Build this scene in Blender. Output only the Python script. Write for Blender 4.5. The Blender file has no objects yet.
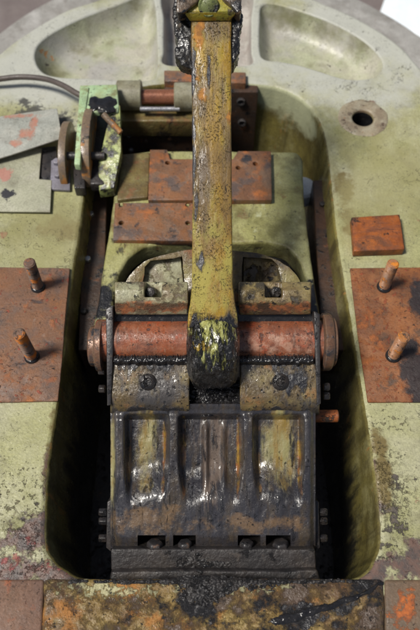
import bpy, bmesh, math, random
from mathutils import Vector, Matrix, noise as mnoise
from mathutils.geometry import intersect_line_line_2d
random.seed(7)
S = bpy.context.scene
COL = S.collection

# ------------------------------------------------------------------ camera
F_PX = 691.0                      # focal length in photo pixels (420 x 630)
PITCH = math.radians(61.0)        # camera looks this far below the horizon
CAM_H = 1.312
cam_d = bpy.data.cameras.new('camera')
cam = bpy.data.objects.new('camera', cam_d)
COL.objects.link(cam)
cam.location = (0, 0, CAM_H)
cam.rotation_euler = (math.pi / 2 - PITCH, 0, 0)
cam_d.sensor_fit = 'VERTICAL'
cam_d.sensor_height = 36.0
cam_d.sensor_width = 24.0
cam_d.lens = 36.0 * F_PX / 630.0
cam_d.clip_start = 0.02
cam_d.clip_end = 200
cam_d.dof.use_dof = True
cam_d.dof.focus_distance = 1.30
cam_d.dof.aperture_fstop = 3.4
S.camera = cam

# ------------------------------------------------------------------ light
SUN_EL, SUN_AZ = math.radians(62), math.radians(-108)   # azimuth from +Y towards +X
w = bpy.data.worlds.new('World'); S.world = w; w.use_nodes = True
wn = w.node_tree.nodes; wl = w.node_tree.links
bg = wn['Background']
sky = wn.new('ShaderNodeTexSky'); sky.sky_type = 'NISHITA'; sky.sun_disc = False
sky.sun_elevation = SUN_EL; sky.sun_rotation = SUN_AZ
sky.air_density = 1.0; sky.dust_density = 2.0
hsv = wn.new('ShaderNodeHueSaturation'); hsv.inputs['Saturation'].default_value = 0.75
wl.new(sky.outputs[0], hsv.inputs['Color'])
wl.new(hsv.outputs[0], bg.inputs[0]); bg.inputs[1].default_value = 0.05
sl = bpy.data.lights.new('sun', 'SUN'); sl.energy = 3.3; sl.angle = math.radians(14)
sl.color = (1.0, 0.95, 0.87)
sun = bpy.data.objects.new('sun', sl); COL.objects.link(sun)
sd = Vector((math.sin(SUN_AZ) * math.cos(SUN_EL), math.cos(SUN_AZ) * math.cos(SUN_EL), math.sin(SUN_EL)))
sun.rotation_euler = (-sd).to_track_quat('-Z', 'Y').to_euler()
S.view_settings.view_transform = 'Standard'
S.view_settings.look = 'None'
S.view_settings.exposure = 0.25
S.view_settings.gamma = 1.0

# ------------------------------------------------------------------ placing helpers
sp, cp = math.sin(PITCH), math.cos(PITCH)
RIGHT = Vector((1, 0, 0)); UP = Vector((0, sp, cp)); FWD = Vector((0, cp, -sp))
CAM = Vector((0, 0, CAM_H))
def W(px, py, z=0.0):
    """point of the photo lying at world height z"""
    d = RIGHT * ((px - 210) / F_PX) + UP * ((315 - py) / F_PX) + FWD
    t = (z - CAM_H) / d.z
    return CAM + d * t
def C(px, py, d):
    """point of the photo at a distance d along the axis (plane of the tilted linkage)"""
    return CAM + (RIGHT * ((px - 210) / F_PX) + UP * ((315 - py) / F_PX) + FWD) * d
def nz(p, s=1.0, o=0.0):
    return mnoise.noise(Vector(p) * s + Vector((o, o * 1.7, -o)))

# ------------------------------------------------------------------ object helpers
def finish(me, m, smooth=40):
    ms = m if isinstance(m, (list, tuple)) else [m]
    while len(me.materials) < len(ms): me.materials.append(None)
    for i, k in enumerate(ms): me.materials[i] = k
    if smooth:
        for p in me.polygons: p.use_smooth = True
        old = [e.use_edge_sharp for e in me.edges]
        me.set_sharp_from_angle(angle=math.radians(smooth))
        for e, s in zip(me.edges, old):
            if s: e.use_edge_sharp = True
def root_of(o):
    while o.parent: o = o.parent
    return o
def obj(name, bm, m, parent=None, bevel=0, seg=3, smooth=40, cuts=None, wob=0, sub=0):
    """one mesh object; geometry given in world space"""
    bmesh.ops.recalc_face_normals(bm, faces=bm.faces)
    me = bpy.data.meshes.new(name); bm.to_mesh(me); bm.free()
    o = bpy.data.objects.new(name, me); COL.objects.link(o)
    if cuts or bevel:
        tmp = []
        for c in (cuts or []):
            bmesh.ops.recalc_face_normals(c, faces=c.faces)
            cm = bpy.data.meshes.new('cut'); c.to_mesh(cm); c.free()
            co = bpy.data.objects.new('cut', cm); COL.objects.link(co); tmp.append(co)
            md = o.modifiers.new('b', 'BOOLEAN'); md.operation = 'DIFFERENCE'; md.object = co; md.solver = 'EXACT'
        if bevel:
            md = o.modifiers.new('v', 'BEVEL'); md.width = bevel; md.segments = seg
            md.limit_method = 'ANGLE'; md.angle_limit = math.radians(35); md.use_clamp_overlap = True
        dg = bpy.context.evaluated_depsgraph_get()
        me2 = bpy.data.meshes.new_from_object(o.evaluated_get(dg))
        o.modifiers.clear(); o.data = me2; bpy.data.meshes.remove(me); me = me2; me.name = name
        for co in tmp:
            cm = co.data; bpy.data.objects.remove(co); bpy.data.meshes.remove(cm)
    if sub or wob:
        b2 = bmesh.new(); b2.from_mesh(me)
        if sub:
            for _ in range(6):
                es = [e for e in b2.edges if e.calc_length() > sub]
                if not es: break
                bmesh.ops.subdivide_edges(b2, edges=es, cuts=1, use_grid_fill=True)
            bmesh.ops.triangulate(b2, faces=[f for f in b2.faces if len(f.verts) > 4])
        if wob:
            for v in b2.verts:
                p = v.co
                n1 = mnoise.noise_vector(p * 22); n2 = mnoise.noise_vector(p * 70)
                v.co = p + n1 * wob + n2 * wob * 0.5
        b2.to_mesh(me); b2.free()
    finish(me, m, smooth)
    if parent is not None:
        me.transform(root_of(parent).matrix_basis.inverted())
        o.parent = parent
    return o
def thing(name, label, cat, loc, tilt=False, group=None):
    o = bpy.data.objects.new(name, None); COL.objects.link(o)
    o.empty_display_size = 0.05
    o.location = loc
    if tilt: o.rotation_euler = (math.pi / 2 - PITCH, 0, 0)
    o['label'] = label; o['category'] = cat
    if group: o['group'] = group
    # matrix_basis is needed at once
    return o
def tag(o, label, cat, group=None):
    o['label'] = label; o['category'] = cat
    if group: o['group'] = group
    return o
def recentre(o):
    """origin of a one-mesh thing to its base"""
    me = o.data
    vs = [v.co for v in me.vertices]
    c = Vector((sum(v.x for v in vs), sum(v.y for v in vs), 0)) / len(vs)
    c.z = min(v.z for v in vs)
    me.transform(Matrix.Translation(-c)); o.location = c
    return o

# ------------------------------------------------------------------ mesh helpers
def box8(bm, a, b):
    """hexahedron from two quads of points"""
    va = [bm.verts.new(p) for p in a]; vb = [bm.verts.new(p) for p in b]
    n = len(va)
    bm.faces.new(va); bm.faces.new(list(reversed(vb)))
    for i in range(n):
        bm.faces.new([va[i], vb[i], vb[(i + 1) % n], va[(i + 1) % n]])
    return bm
def new(): return bmesh.new()
def cbox(x0, x1, y0, y1, d0, d1, bm=None):
    """box in the tilted linkage frame: photo rectangle at depth d0, straight back to depth d1"""
    bm = bm or new()
    q = [C(x, y, d0) for x, y in ((x0, y0), (x1, y0), (x1, y1), (x0, y1))]
    return box8(bm, q, [p + FWD * (d1 - d0) for p in q])
def cpoly(pts, d0, d1, bm=None):
    bm = bm or new()
    q = [C(x, y, d0) for x, y in pts]
    return box8(bm, q, [p + FWD * (d1 - d0) for p in q])
def wpoly(pts, z0, z1, bm=None):
    """photo outline on height z0 extruded straight down to z1"""
    bm = bm or new()
    q = [W(x, y, z0) for x, y in pts]
    return box8(bm, q, [Vector((p.x, p.y, z1)) for p in q])
def xprism(x0, x1, prof, d0, bm=None):
    """profile of (photo y, offset towards camera in m) extruded along x between photo columns at depth d0"""
    bm = bm or new()
    a = [C(x0, y, d0 - o) for y, o in prof]; b = [C(x1, y, d0 - o) for y, o in prof]
    return box8(bm, a, b)
def lathe(p0, axis, prof, n=40, bm=None, hexa=False):
    """prof = [(along, radius)...] about axis from p0"""
    bm = bm or new()
    axis = Vector(axis).normalized()
    t = axis.orthogonal().normalized(); b = axis.cross(t)
    rings = []
    for h, r in prof:
        c = Vector(p0) + axis * h
        if r < 1e-6: rings.append([bm.verts.new(c)]); continue
        rings.append([bm.verts.new(c + (t * math.cos(2 * math.pi * k / n) + b * math.sin(2 * math.pi * k / n)) * r) for k in range(n)])
    for a, c in zip(rings, rings[1:]):
        for k in range(n):
            k2 = (k + 1) % n
            if len(a) == 1 and len(c) == 1: continue
            if len(a) == 1: bm.faces.new([a[0], c[k], c[k2]])
            elif len(c) == 1: bm.faces.new([a[k], a[k2], c[0]])
            else: bm.faces.new([a[k], a[k2], c[k2], c[k]])
    if len(rings[0]) > 1: bm.faces.new(list(reversed(rings[0])))
    if len(rings[-1]) > 1: bm.faces.new(rings[-1])
    return bm
def cyl(p0, p1, r, n=36, ch=0.0015, bm=None):
    ax = Vector(p1) - Vector(p0); L = ax.length
    return lathe(p0, ax, [(0, r - ch), (ch, r), (L - ch, r), (L, r - ch)], n, bm)
def hexbolt(c, ax, r, h, bm=None):
    bm = lathe(c, ax, [(0, r), (h * 0.8, r), (h, r * 0.82)], 6, bm)
    return bm
def tube(pts, r, n=14, bm=None, smooth=8):
    bm = bm or new()
    P = [Vector(p) for p in pts]
    Q = []
    for i in range(len(P) - 1):
        p0, p1, p2, p3 = P[max(i - 1, 0)], P[i], P[i + 1], P[min(i + 2, len(P) - 1)]
        for k in range(smooth):
            t = k / smooth
            Q.append(0.5 * ((2 * p1) + (p2 - p0) * t + (2 * p0 - 5 * p1 + 4 * p2 - p3) * t * t + (3 * p1 - p0 - 3 * p2 + p3) * t ** 3))
    Q.append(P[-1])
    rings = []
    for i, q in enumerate(Q):
        tg = (Q[min(i + 1, len(Q) - 1)] - Q[max(i - 1, 0)]).normalized()
        s = tg.cross(Vector((0, 0, 1)))
        if s.length < 1e-3: s = tg.cross(Vector((1, 0, 0)))
        s.normalize(); u = s.cross(tg)
        rr = r(i / (len(Q) - 1)) if callable(r) else r
        rings.append([bm.verts.new(q + (s * math.cos(2 * math.pi * k / n) + u * math.sin(2 * math.pi * k / n)) * rr) for k in range(n)])
    for a, b in zip(rings, rings[1:]):
        for k in range(n): bm.faces.new([a[k], a[(k + 1) % n], b[(k + 1) % n], b[k]])
    bm.faces.new(list(reversed(rings[0]))); bm.faces.new(rings[-1])
    return bm
def smooth_loop(pts, step=0.008):
    P = [Vector((p[0], p[1])) for p in pts]; n = len(P); out = []
    for i in range(n):
        p0, p1, p2, p3 = P[i - 1], P[i], P[(i + 1) % n], P[(i + 2) % n]
        k = max(1, int((p2 - p1).length / step))
        for j in range(k):
            t = j / k
            out.append(0.5 * ((2 * p1) + (p2 - p0) * t + (2 * p0 - 5 * p1 + 4 * p2 - p3) * t * t + (3 * p1 - p0 - 3 * p2 + p3) * t ** 3))
    return out
def area(L): return 0.5 * sum(a.x * b.y - b.x * a.y for a, b in zip(L, L[1:] + L[:1]))
def offset(L, d):
    """positive d = outwards for a counter-clockwise loop"""
    n = len(L); out = []
    for i in range(n):
        t = (L[(i + 1) % n] - L[i - 1])
        nn = Vector((t.y, -t.x)).normalized()
        out.append(L[i] + nn * d)
    return out
def lumps(balls, vox=0.004, amp=0.004, sc=60):
    """one clotted mass: overlapping balls voxel-merged, then roughened"""
    bm = new()
    for p, r, fl in balls:
        m = Matrix.Translation(p) @ Matrix.Rotation(random.uniform(0, 6.28), 4, 'Z') @ Matrix.Diagonal((r * random.uniform(.8, 1.25), r * random.uniform(.8, 1.25), r * fl, 1))
        bmesh.ops.create_icosphere(bm, subdivisions=2, radius=1.0, matrix=m)
    me = bpy.data.meshes.new('l'); bm.to_mesh(me); bm.free()
    o = bpy.data.objects.new('l', me); COL.objects.link(o)
    md = o.modifiers.new('r', 'REMESH'); md.mode = 'VOXEL'; md.voxel_size = vox
    dg = bpy.context.evaluated_depsgraph_get()
    bm = new(); ev = o.evaluated_get(dg).to_mesh(); bm.from_mesh(ev)
    bpy.data.objects.remove(o); bpy.data.meshes.remove(me)
    bm.normal_update()
    for v in bm.verts:
        a = nz(v.co, sc) + 0.6 * nz(v.co, sc * 2.3, 5)
        v.co = v.co + v.normal * a * amp
    return bm

def crust(xs, ys, place, nrm, fn):
    """a smear or crust lying on a surface: thickness fn(x, y) in metres, nothing where it is <= 0"""
    bm = new(); g = {}
    for i, x in enumerate(xs):
        for j, y in enumerate(ys):
            h = fn(x, y)
            g[i, j] = (bm.verts.new(place(x, y) + nrm * max(h, -.0012)), h)
    for i in range(len(xs) - 1):
        for j in range(len(ys) - 1):
            q = [g[i, j], g[i, j + 1], g[i + 1, j + 1], g[i + 1, j]]
            if sum(1 for a in q if a[1] > 0) >= 2: bm.faces.new([a[0] for a in q])
    bmesh.ops.delete(bm, geom=[v for v in bm.verts if not v.link_faces], context='VERTS')
    return bm
def fr(a, b, st):
    n = int((b - a) / st); return [a + (b - a) * k / n for k in range(n + 1)]
def fbm(x, y, o=0.0, n=4):
    v = 0; a = 1; f = 1
    for _ in range(n):
        v += a * mnoise.noise(Vector((x * f, y * f, o))); a *= .55; f *= 2.1
    return v
# ------------------------------------------------------------------ materials
class NT:
    def __init__(s, name):
        s.m = bpy.data.materials.new(name); s.m.use_nodes = True
        s.t = s.m.node_tree; s.n = s.t.nodes; s.l = s.t.links
        s.b = s.n['Principled BSDF']
        s.co = s.n.new('ShaderNodeTexCoord').outputs['Object']
        s.geo = s.n.new('ShaderNodeNewGeometry')
        s.seed = 0
    def put(s, sock, v):
        if hasattr(v, 'is_linked') or isinstance(v, bpy.types.NodeSocket): s.l.new(v, sock)
        else: sock.default_value = v
    def math(s, op, a, b=0.0, c=0.0, clamp=False):
        n = s.n.new('ShaderNodeMath'); n.operation = op; n.use_clamp = clamp
        for k, v in enumerate((a, b, c)): s.put(n.inputs[k], v)
        return n.outputs[0]
    def vec(s, st):
        s.seed += 1
        n = s.n.new('ShaderNodeMapping'); s.l.new(s.co, n.inputs[0])
        n.inputs['Location'].default_value = (s.seed * 3.17, s.seed * 1.31, s.seed * 2.23)
        n.inputs['Scale'].default_value = st
        return n.outputs[0]
    def noise(s, sc, st=(1, 1, 1), d=8, r=0.62, dist=0.0):
        n = s.n.new('ShaderNodeTexNoise'); s.l.new(s.vec(st), n.inputs['Vector'])
        n.inputs['Scale'].default_value = sc; n.inputs['Detail'].default_value = d
        n.inputs['Roughness'].default_value = r; n.inputs['Distortion'].default_value = dist
        return n.outputs[0]
    def voro(s, sc, st=(1, 1, 1), feat='F1'):
        n = s.n.new('ShaderNodeTexVoronoi'); s.l.new(s.vec(st), n.inputs['Vector']); n.feature = feat
        n.inputs['Scale'].default_value = sc
        return n.outputs['Distance']
    def crack(s, sc):
        a = s.n.new('ShaderNodeTexNoise'); s.l.new(s.vec((1, 1, 1)), a.inputs['Vector']); a.inputs['Scale'].default_value = sc * 1.4; a.inputs['Detail'].default_value = 6
        v = s.n.new('ShaderNodeVectorMath'); v.operation = 'MULTIPLY_ADD'; s.l.new(a.outputs['Color'], v.inputs[0]); v.inputs[1].default_value = (.22, .22, .22); s.l.new(s.co, v.inputs[2])
        o = s.n.new('ShaderNodeTexVoronoi'); o.feature = 'DISTANCE_TO_EDGE'; o.inputs['Scale'].default_value = sc; s.l.new(v.outputs[0], o.inputs['Vector'])
        br = s.ramp(s.noise(sc * .9), .45, .6)
        return s.math('MULTIPLY', s.math('SUBTRACT', 1.0, o.outputs['Distance']), br)
    def ramp(s, v, lo, hi, a=0.0, b=1.0):
        n = s.n.new('ShaderNodeMapRange'); n.interpolation_type = 'SMOOTHSTEP'
        s.put(n.inputs[0], v)
        for k, q in zip((1, 2, 3, 4), (lo, hi, a, b)): n.inputs[k].default_value = q
        return n.outputs[0]
    def mix(s, f, a, b):
        n = s.n.new('ShaderNodeMix'); n.data_type = 'RGBA'
        s.put(n.inputs[0], f)
        for k, v in ((6, a), (7, b)):
            s.put(n.inputs[k], (*v, 1.0) if isinstance(v, tuple) and len(v) == 3 else v)
        return n.outputs[2]
    def mixf(s, f, a, b):
        n = s.n.new('ShaderNodeMix'); n.data_type = 'FLOAT'
        for k, v in ((0, f), (2, a), (3, b)): s.put(n.inputs[k], v)
        return n.outputs[0]
    def blobs(s, at, tilt=False):
        """max over stains of (1 - dist / radius), measured on the object in the place itself"""
        out = None
        for p, r in at:
            n = s.n.new('ShaderNodeVectorMath'); n.operation = 'SUBTRACT'
            s.l.new(s.geo.outputs['Position'], n.inputs[0]); n.inputs[1].default_value = p
            if tilt:
                k = s.n.new('ShaderNodeVectorRotate'); k.rotation_type = 'X_AXIS'; k.inputs['Angle'].default_value = -(math.pi / 2 - PITCH)
                s.l.new(n.outputs[0], k.inputs['Vector']); n = k
            if isinstance(r, (tuple, list)):
                k = s.n.new('ShaderNodeVectorMath'); k.operation = 'DIVIDE'; s.l.new(n.outputs[0], k.inputs[0]); k.inputs[1].default_value = r
                n = k; rr = 1.0
            else: rr = r
            q = s.n.new('ShaderNodeVectorMath'); q.operation = 'LENGTH'; s.l.new(n.outputs[0], q.inputs[0])
            v = s.math('SUBTRACT', 1.0, s.math('DIVIDE', q.outputs['Value'], rr))
            out = v if out is None else s.math('MAXIMUM', out, v)
        return out

def grunge(name, base, layers=(), rough=0.6, vs=6, bump=1.0, edge=None, fine=260, metal=0.0, st=(1, 1, 1), cast=0.0, tilt=False, dirt=1.0, oil=0.0):
    """worn surface: base = colours mixed by broad noise; layers painted over it in order:
       dict(c, s, lo, hi, st, d, r rough, h relief, amt, at=[(point, radius)...], k weight of at, m metallic)"""
    t = NT(name)
    col = base[0] if len(base) == 1 else None
    if col is None:
        col = t.mix(t.ramp(t.noise(vs, st, 6), 0.35, 0.65), base[0], base[1])
        for k, c in enumerate(base[2:]):
            col = t.mix(t.ramp(t.noise(vs * (1.7 + k), st, 7), 0.46, 0.68), col, c)
    else:
        col = t.mix(0.0, col, col)
    # slight grain of the tone
    g = t.ramp(t.noise(fine, (1, 1, 1), 4), 0.25, 0.75, 0.82, 1.15)
    hs = t.n.new('ShaderNodeHueSaturation'); t.put(hs.inputs['Color'], col); t.l.new(g, hs.inputs['Value']); col = hs.outputs[0]
    rg = t.ramp(t.noise(vs * 5, st, 6), 0.3, 0.7, rough - 0.12, rough + 0.1)
    me = metal
    hgt = t.math('MULTIPLY', t.noise(fine * 0.6, (1, 1, 1), 5), 0.35)
    if cast: hgt = t.math('MULTIPLY_ADD', t.noise(28, (1, 1, 1), 3), cast, t.math('MULTIPLY_ADD', t.noise(110, (1, 1, 1), 4), cast * .5, hgt))
    if edge:
        bv = t.n.new('ShaderNodeBevel'); bv.samples = 4; bv.inputs['Radius'].default_value = edge[1]
        dp = t.n.new('ShaderNodeVectorMath'); dp.operation = 'DOT_PRODUCT'
        t.l.new(bv.outputs[0], dp.inputs[0]); t.l.new(t.geo.outputs['Normal'], dp.inputs[1])
        e = t.math('SUBTRACT', 1.0, dp.outputs['Value'])
        e = t.math('MULTIPLY', t.ramp(e, 0.015, 0.09), t.ramp(t.noise(45, (1, 1, 1), 8, .7), 0.36, 0.56))
        col = t.mix(t.math('MULTIPLY', e, edge[2] if len(edge) > 2 else 0.85), col, edge[0])
    layers = list(layers)
    if dirt:
        layers = [dict(c=(0.07, 0.052, 0.035), s=13, st=st, lo=0.48, hi=0.74, amt=.42 * dirt, h=0, r=rough, dist=.6)] + layers + [
            dict(c=(0.035, 0.03, 0.026), s=150, lo=0.615, hi=0.67, amt=.7 * dirt, h=-.4, d=5, cl=8),
            dict(c=(0.05, 0.042, 0.036), s=380, lo=0.57, hi=0.66, amt=.5 * dirt, h=-.2, d=3, cl=14)]
    for L in layers:
        nn = t.noise(L['s'], L.get('st', (1, 1, 1)), L.get('d', 9), L.get('rg', 0.66), L.get('dist', 0.0)) if L.get('kind') != 'crack' else t.crack(L['s'])
        if L.get('at'):
            bl = t.blobs(L['at'], tilt)
            nn = t.math('MULTIPLY_ADD', bl, L.get('k', 0.6), nn)
            nn = t.math('MULTIPLY', nn, t.ramp(bl, -0.35, 0.1)) if L.get('only', True) else nn
        mk = t.ramp(nn, L['lo'], L['hi'])
        if L.get('cl'): mk = t.math('MULTIPLY', mk, t.ramp(t.noise(L['cl'], (1, 1, 1), 4), .44, .60))
        mk = t.math('MULTIPLY', mk, L.get('amt', 1.0))
        c = L['c']
        if L.get('c2'):
            c = t.mix(t.ramp(t.noise(L['s'] * 2.2, L.get('st', (1, 1, 1)), 7), 0.38, 0.62), L['c'], L['c2'])
        col = t.mix(mk, col, c)
        rg = t.mixf(mk, rg, L.get('r', 0.75))
        if L.get('m') is not None or metal: me = t.mixf(mk, me, L.get('m', 0.0))
        hgt = t.math('MULTIPLY_ADD', mk, L.get('h', -0.4), hgt)
    t.put(t.b.inputs['Base Color'], col)
    t.put(t.b.inputs['Roughness'], rg)
    t.put(t.b.inputs['Metallic'], me)
    bp = t.n.new('ShaderNodeBump'); bp.inputs['Strength'].default_value = min(1.0, bump); bp.inputs['Distance'].default_value = 0.0022 * bump
    t.l.new(hgt, bp.inputs['Height']); t.l.new(bp.outputs[0], t.b.inputs['Normal'])
    if oil:
        b3 = t.n.new('ShaderNodeBump'); b3.inputs['Strength'].default_value = 1.0; b3.inputs['Distance'].default_value = .004
        t.l.new(t.math('MULTIPLY_ADD', t.noise(75, st, 3), .5, t.noise(26, st, 2)), b3.inputs['Height'])
        t.l.new(b3.outputs[0], t.b.inputs['Coat Normal'])
        t.b.inputs['Coat Roughness'].default_value = .13
        t.put(t.b.inputs['Coat Weight'], t.math('MULTIPLY', t.ramp(t.noise(18, st, 7), .40, .58), oil))
    return t.m

RUST = (0.36, 0.10, 0.028); RUST2 = (0.17, 0.055, 0.025); ORANGE = (0.52, 0.15, 0.035)
BLACK = (0.012, 0.012, 0.014); GREASE = (0.022, 0.021, 0.024)
SAGE = (0.35, 0.345, 0.165); SAGE2 = (0.25, 0.245, 0.10); PALE = (0.41, 0.40, 0.26)
OLIVE = (0.24, 0.23, 0.06)

casting_m = grunge('sage_cast_paint', [SAGE, PALE, SAGE2], [
    dict(c=(0.20, 0.19, 0.10), s=9, lo=0.52, hi=0.72, amt=0.55, r=0.5, h=0),
    dict(c=(0.46, 0.47, 0.44), s=5, lo=0.45, hi=0.75, amt=0.8, h=0, at=[(W(70, 60), 0.30), (W(330, 40), 0.34), (W(210, 0), 0.3)], k=0.5),
    dict(c=(0.15, 0.13, 0.07), s=95, lo=0.60, hi=0.65, h=-0.8, amt=0.9, cl=7, at=[(W(400, 480), 0.22), (W(20, 540), 0.16)], k=0.09),
    dict(c=(0.10, 0.085, 0.07), s=38, lo=0.68, hi=0.73, h=-0.8, at=[(W(35, 535), 0.14), (W(395, 520), 0.16), (W(368, 570), 0.08), (W(385, 470), .08)], k=0.16),
    dict(c=(0.22, 0.085, 0.04), s=38, lo=0.68, hi=0.76, h=-0.5, amt=.8),
    dict(c=(0.085, 0.068, 0.062), c2=(0.15, 0.09, 0.07), s=20, lo=0.64, hi=0.73, h=-.3, r=.42, d=12, at=[(W(35, 530), (.20, .07, .1)), (W(10, 572), (.24, .05, .1)), (W(80, 575), (.08, .04, .1)), (W(372, 572), (.06, .05, .1)), (W(415, 565), (.12, .07, .1)), (W(49, 470), (.025, .12, .1)), (W(378, 500), (.025, .12, .1))], k=.36),
    dict(c=(0.17, 0.13, 0.05), s=15, lo=0.58, hi=0.72, h=0, r=.38, at=[(W(66, 235), .08), (W(62, 290), .06), (W(52, 460), (.03, .12, .1)), (W(383, 470), (.03, .12, .1)), (W(345, 200), (.04, .15, .1))], k=.3),
    dict(c=(0.035, 0.033, 0.036), s=30, lo=0.74, hi=0.84, r=0.45, h=0.1, at=[(W(30, 112), 0.09), (W(60, 120), 0.08), (W(46, 118), 0.06)], k=0.45, amt=.85),
    dict(c=(0.36, 0.065, 0.065), c2=(0.22, 0.05, 0.045), s=40, lo=0.74, hi=0.84, amt=.8, r=0.5, h=0.3, d=12, at=[(W(72, 571), 0.06), (W(45, 565), 0.06), (W(10, 570), 0.06), (W(416, 500), 0.03), (W(418, 220), 0.02), (W(3, 235), 0.03), (W(30, 540), .03), (W(405, 205), .012)], k=0.32),
    dict(c=(0.19, 0.09, 0.055), s=42, lo=0.66, hi=0.74, h=0.4, at=[(W(363, 119), 0.085)], k=0.45, amt=0.8),
    dict(c=(0.05, 0.045, 0.04), s=190, lo=0.68, hi=0.73, h=-0.4, d=3),
    dict(c=(0.07, 0.058, 0.038), s=15, kind='crack', lo=0.982, hi=0.997, amt=.75, h=-.6),
    dict(c=(0.27, 0.25, 0.11), s=16, st=(1, .4, 1), lo=0.5, hi=0.7, amt=.6, h=0, at=[(W(395, 180), .30), (W(60, 240), .2), (W(350, 200), .2)], k=.25),
], rough=0.44, vs=5, bump=1.0, edge=((0.13, 0.10, 0.06), 0.012, 0.85), cast=.45, oil=.15)
wall_m = grunge('oily_olive_wall_depth_shade', [(0.20, 0.17, 0.05), (0.11, 0.09, 0.03), (0.26, 0.235, 0.10)], [
    dict(c=(0.07, 0.058, 0.022), s=16, st=(1.4, 1.4, 0.16), lo=0.46, hi=0.66, r=0.3, h=-.1, amt=.9),
    dict(c=(0.30, 0.15, 0.04), s=24, st=(1.3, 1.3, 0.3), lo=0.60, hi=0.70, amt=0.8, h=0),
    dict(c=(0.013, 0.013, 0.013), s=13, st=(1.5, 1.5, .25), lo=0.46, hi=0.70, r=0.28, h=.1, amt=.95, d=14, rg=.72, at=[(W(95, 480, -.32), (.3, .6, .24)), (W(340, 480, -.32), (.3, .6, .24)), (W(212, 300, -.32), (.4, .4, .24))], k=.3),  # black low on the wall paints in the shade of the deep opening
    dict(c=(0.42, 0.44, 0.28), s=8, lo=0.5, hi=0.7, h=0, amt=.8, at=[(W(285, 95, 0), .14), (W(262, 90, 0), .1)], k=.4),
], rough=0.32, vs=8, bump=.9, cast=.6, oil=0.5)
pocket_m = grunge('pale_green_pocket_paint', [(0.43, 0.44, 0.30), (0.44, 0.42, 0.35), (0.36, 0.38, 0.25)], [
    dict(c=(0.38, 0.37, 0.36), s=7, lo=0.45, hi=0.66, amt=.7, h=0, r=.4),
    dict(c=(0.19, 0.18, 0.10), s=10, lo=0.52, hi=0.70, amt=0.75, h=0, r=.42),
    dict(c=(0.13, 0.125, 0.05), s=14, d=13, rg=.7, lo=0.52, hi=0.92, amt=0.85, h=0, at=[(W(330, 22, -.03), .10), (W(290, 14, -.03), .09), (W(365, 45, -.03), .07), (W(55, 70, -.05), .06)], k=.45),
    dict(c=(0.45, 0.22, 0.08), s=40, lo=0.68, hi=0.74, h=-.3, at=[(W(50, 55, -.03), .04)], k=.3),
    dict(c=(0.07, 0.06, 0.05), s=45, lo=0.64, hi=0.70, h=-0.4),
], rough=0.38, vs=7, bump=0.9, cast=0.8)
plate_rust_l = grunge('red_brown_rusted_plate', [(0.19, 0.10, 0.06), (0.24, 0.105, 0.045), (0.14, 0.09, 0.07)], [
    dict(c=(0.40, 0.14, 0.04), c2=(0.30, 0.10, 0.04), s=20, lo=0.53, hi=0.66, amt=.8, h=.4),
    dict(c=(0.34, 0.065, 0.035), s=55, lo=0.59, hi=0.66, amt=.75, h=.3),
    dict(c=(0.085, 0.072, 0.07), s=14, d=13, rg=.72, lo=0.51, hi=0.66, amt=.85, h=-.3, r=.4),
    dict(c=(0.30, 0.22, 0.18), s=34, st=(1.6, .6, 1), lo=0.60, hi=0.70, amt=.5, h=0),
    dict(c=(0.03, 0.027, 0.03), s=80, lo=0.65, hi=0.70, h=-.5),
    dict(c=(0.05, 0.045, 0.05), s=15, st=(.6, 2.6, 1), lo=0.62, hi=0.69, amt=.85, h=-.3, r=.4),
], rough=0.52, vs=9, bump=1.3, edge=((0.10, 0.055, 0.04), 0.004, .7))
plate_rust_r = grunge('orange_rusted_plate_with_oil', [(0.27, 0.10, 0.034), (0.16, 0.065, 0.03), (0.30, 0.125, 0.05)], [
    dict(c=(0.42, 0.125, 0.026), c2=(0.28, 0.085, 0.026), s=24, d=13, rg=.72, lo=0.50, hi=0.66, amt=.85, h=.4),
    dict(c=(0.27, 0.055, 0.022), s=75, lo=0.56, hi=0.64, amt=.75, h=.3),
    dict(c=(0.07, 0.05, 0.038), s=17, d=13, rg=.72, lo=0.52, hi=0.66, amt=.85, h=-.3, r=.4),
    dict(c=(0.020, 0.020, 0.024), s=19, lo=0.60, hi=0.74, r=.42, h=-.2, d=12, at=[(W(421, 300), (.04, .10, .1)), (W(420, 375), (.07, .10, .1)), (W(410, 345), (.045, .05, .1))], k=.45, amt=.93),
    dict(c=(0.03, 0.027, 0.03), s=100, lo=0.65, hi=0.70, h=-.5),
], rough=0.5, vs=10, bump=1.4, edge=((0.09, 0.045, 0.03), 0.004, .7))
block_m = grunge('orange_rusted_block', [(0.40, 0.115, 0.018), (0.27, 0.075, 0.018), (0.20, 0.06, 0.02)], [
    dict(c=(0.11, 0.045, 0.022), s=16, lo=0.48, hi=0.66, amt=.9, h=-.2),
    dict(c=(0.025, 0.018, 0.014), s=30, lo=0.59, hi=0.65, h=-.4, r=.4),
    dict(c=(0.08, 0.03, 0.02), s=11, st=(.4, 3, 1), lo=0.52, hi=0.66, amt=.8, h=-.3),
], rough=0.45, vs=12, bump=1.2, edge=((0.03, 0.02, 0.016), 0.007, .9))
cover_m = grunge('rusted_cover_plate', [(0.24, 0.105, 0.042), (0.16, 0.08, 0.045), (0.20, 0.125, 0.08)], [
    dict(c=(0.42, 0.135, 0.032), c2=(0.26, 0.09, 0.03), s=15, d=13, rg=.72, lo=0.49, hi=0.64, amt=.9, h=.3),
    dict(c=(0.10, 0.075, 0.066), s=13, d=13, lo=0.52, hi=0.62, amt=.9, h=-.3, r=.38),
    dict(c=(0.03, 0.027, 0.03), s=20, d=13, lo=0.59, hi=0.67, h=-.3, r=.35),
    dict(c=(0.34, 0.25, 0.18), s=40, st=(.6, 1.7, 1), lo=0.62, hi=0.70, amt=.5, h=0, cl=10),
], rough=0.42, vs=12, bump=1.2, edge=((0.07, 0.045, 0.03), 0.005, .8), oil=.3)
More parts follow.
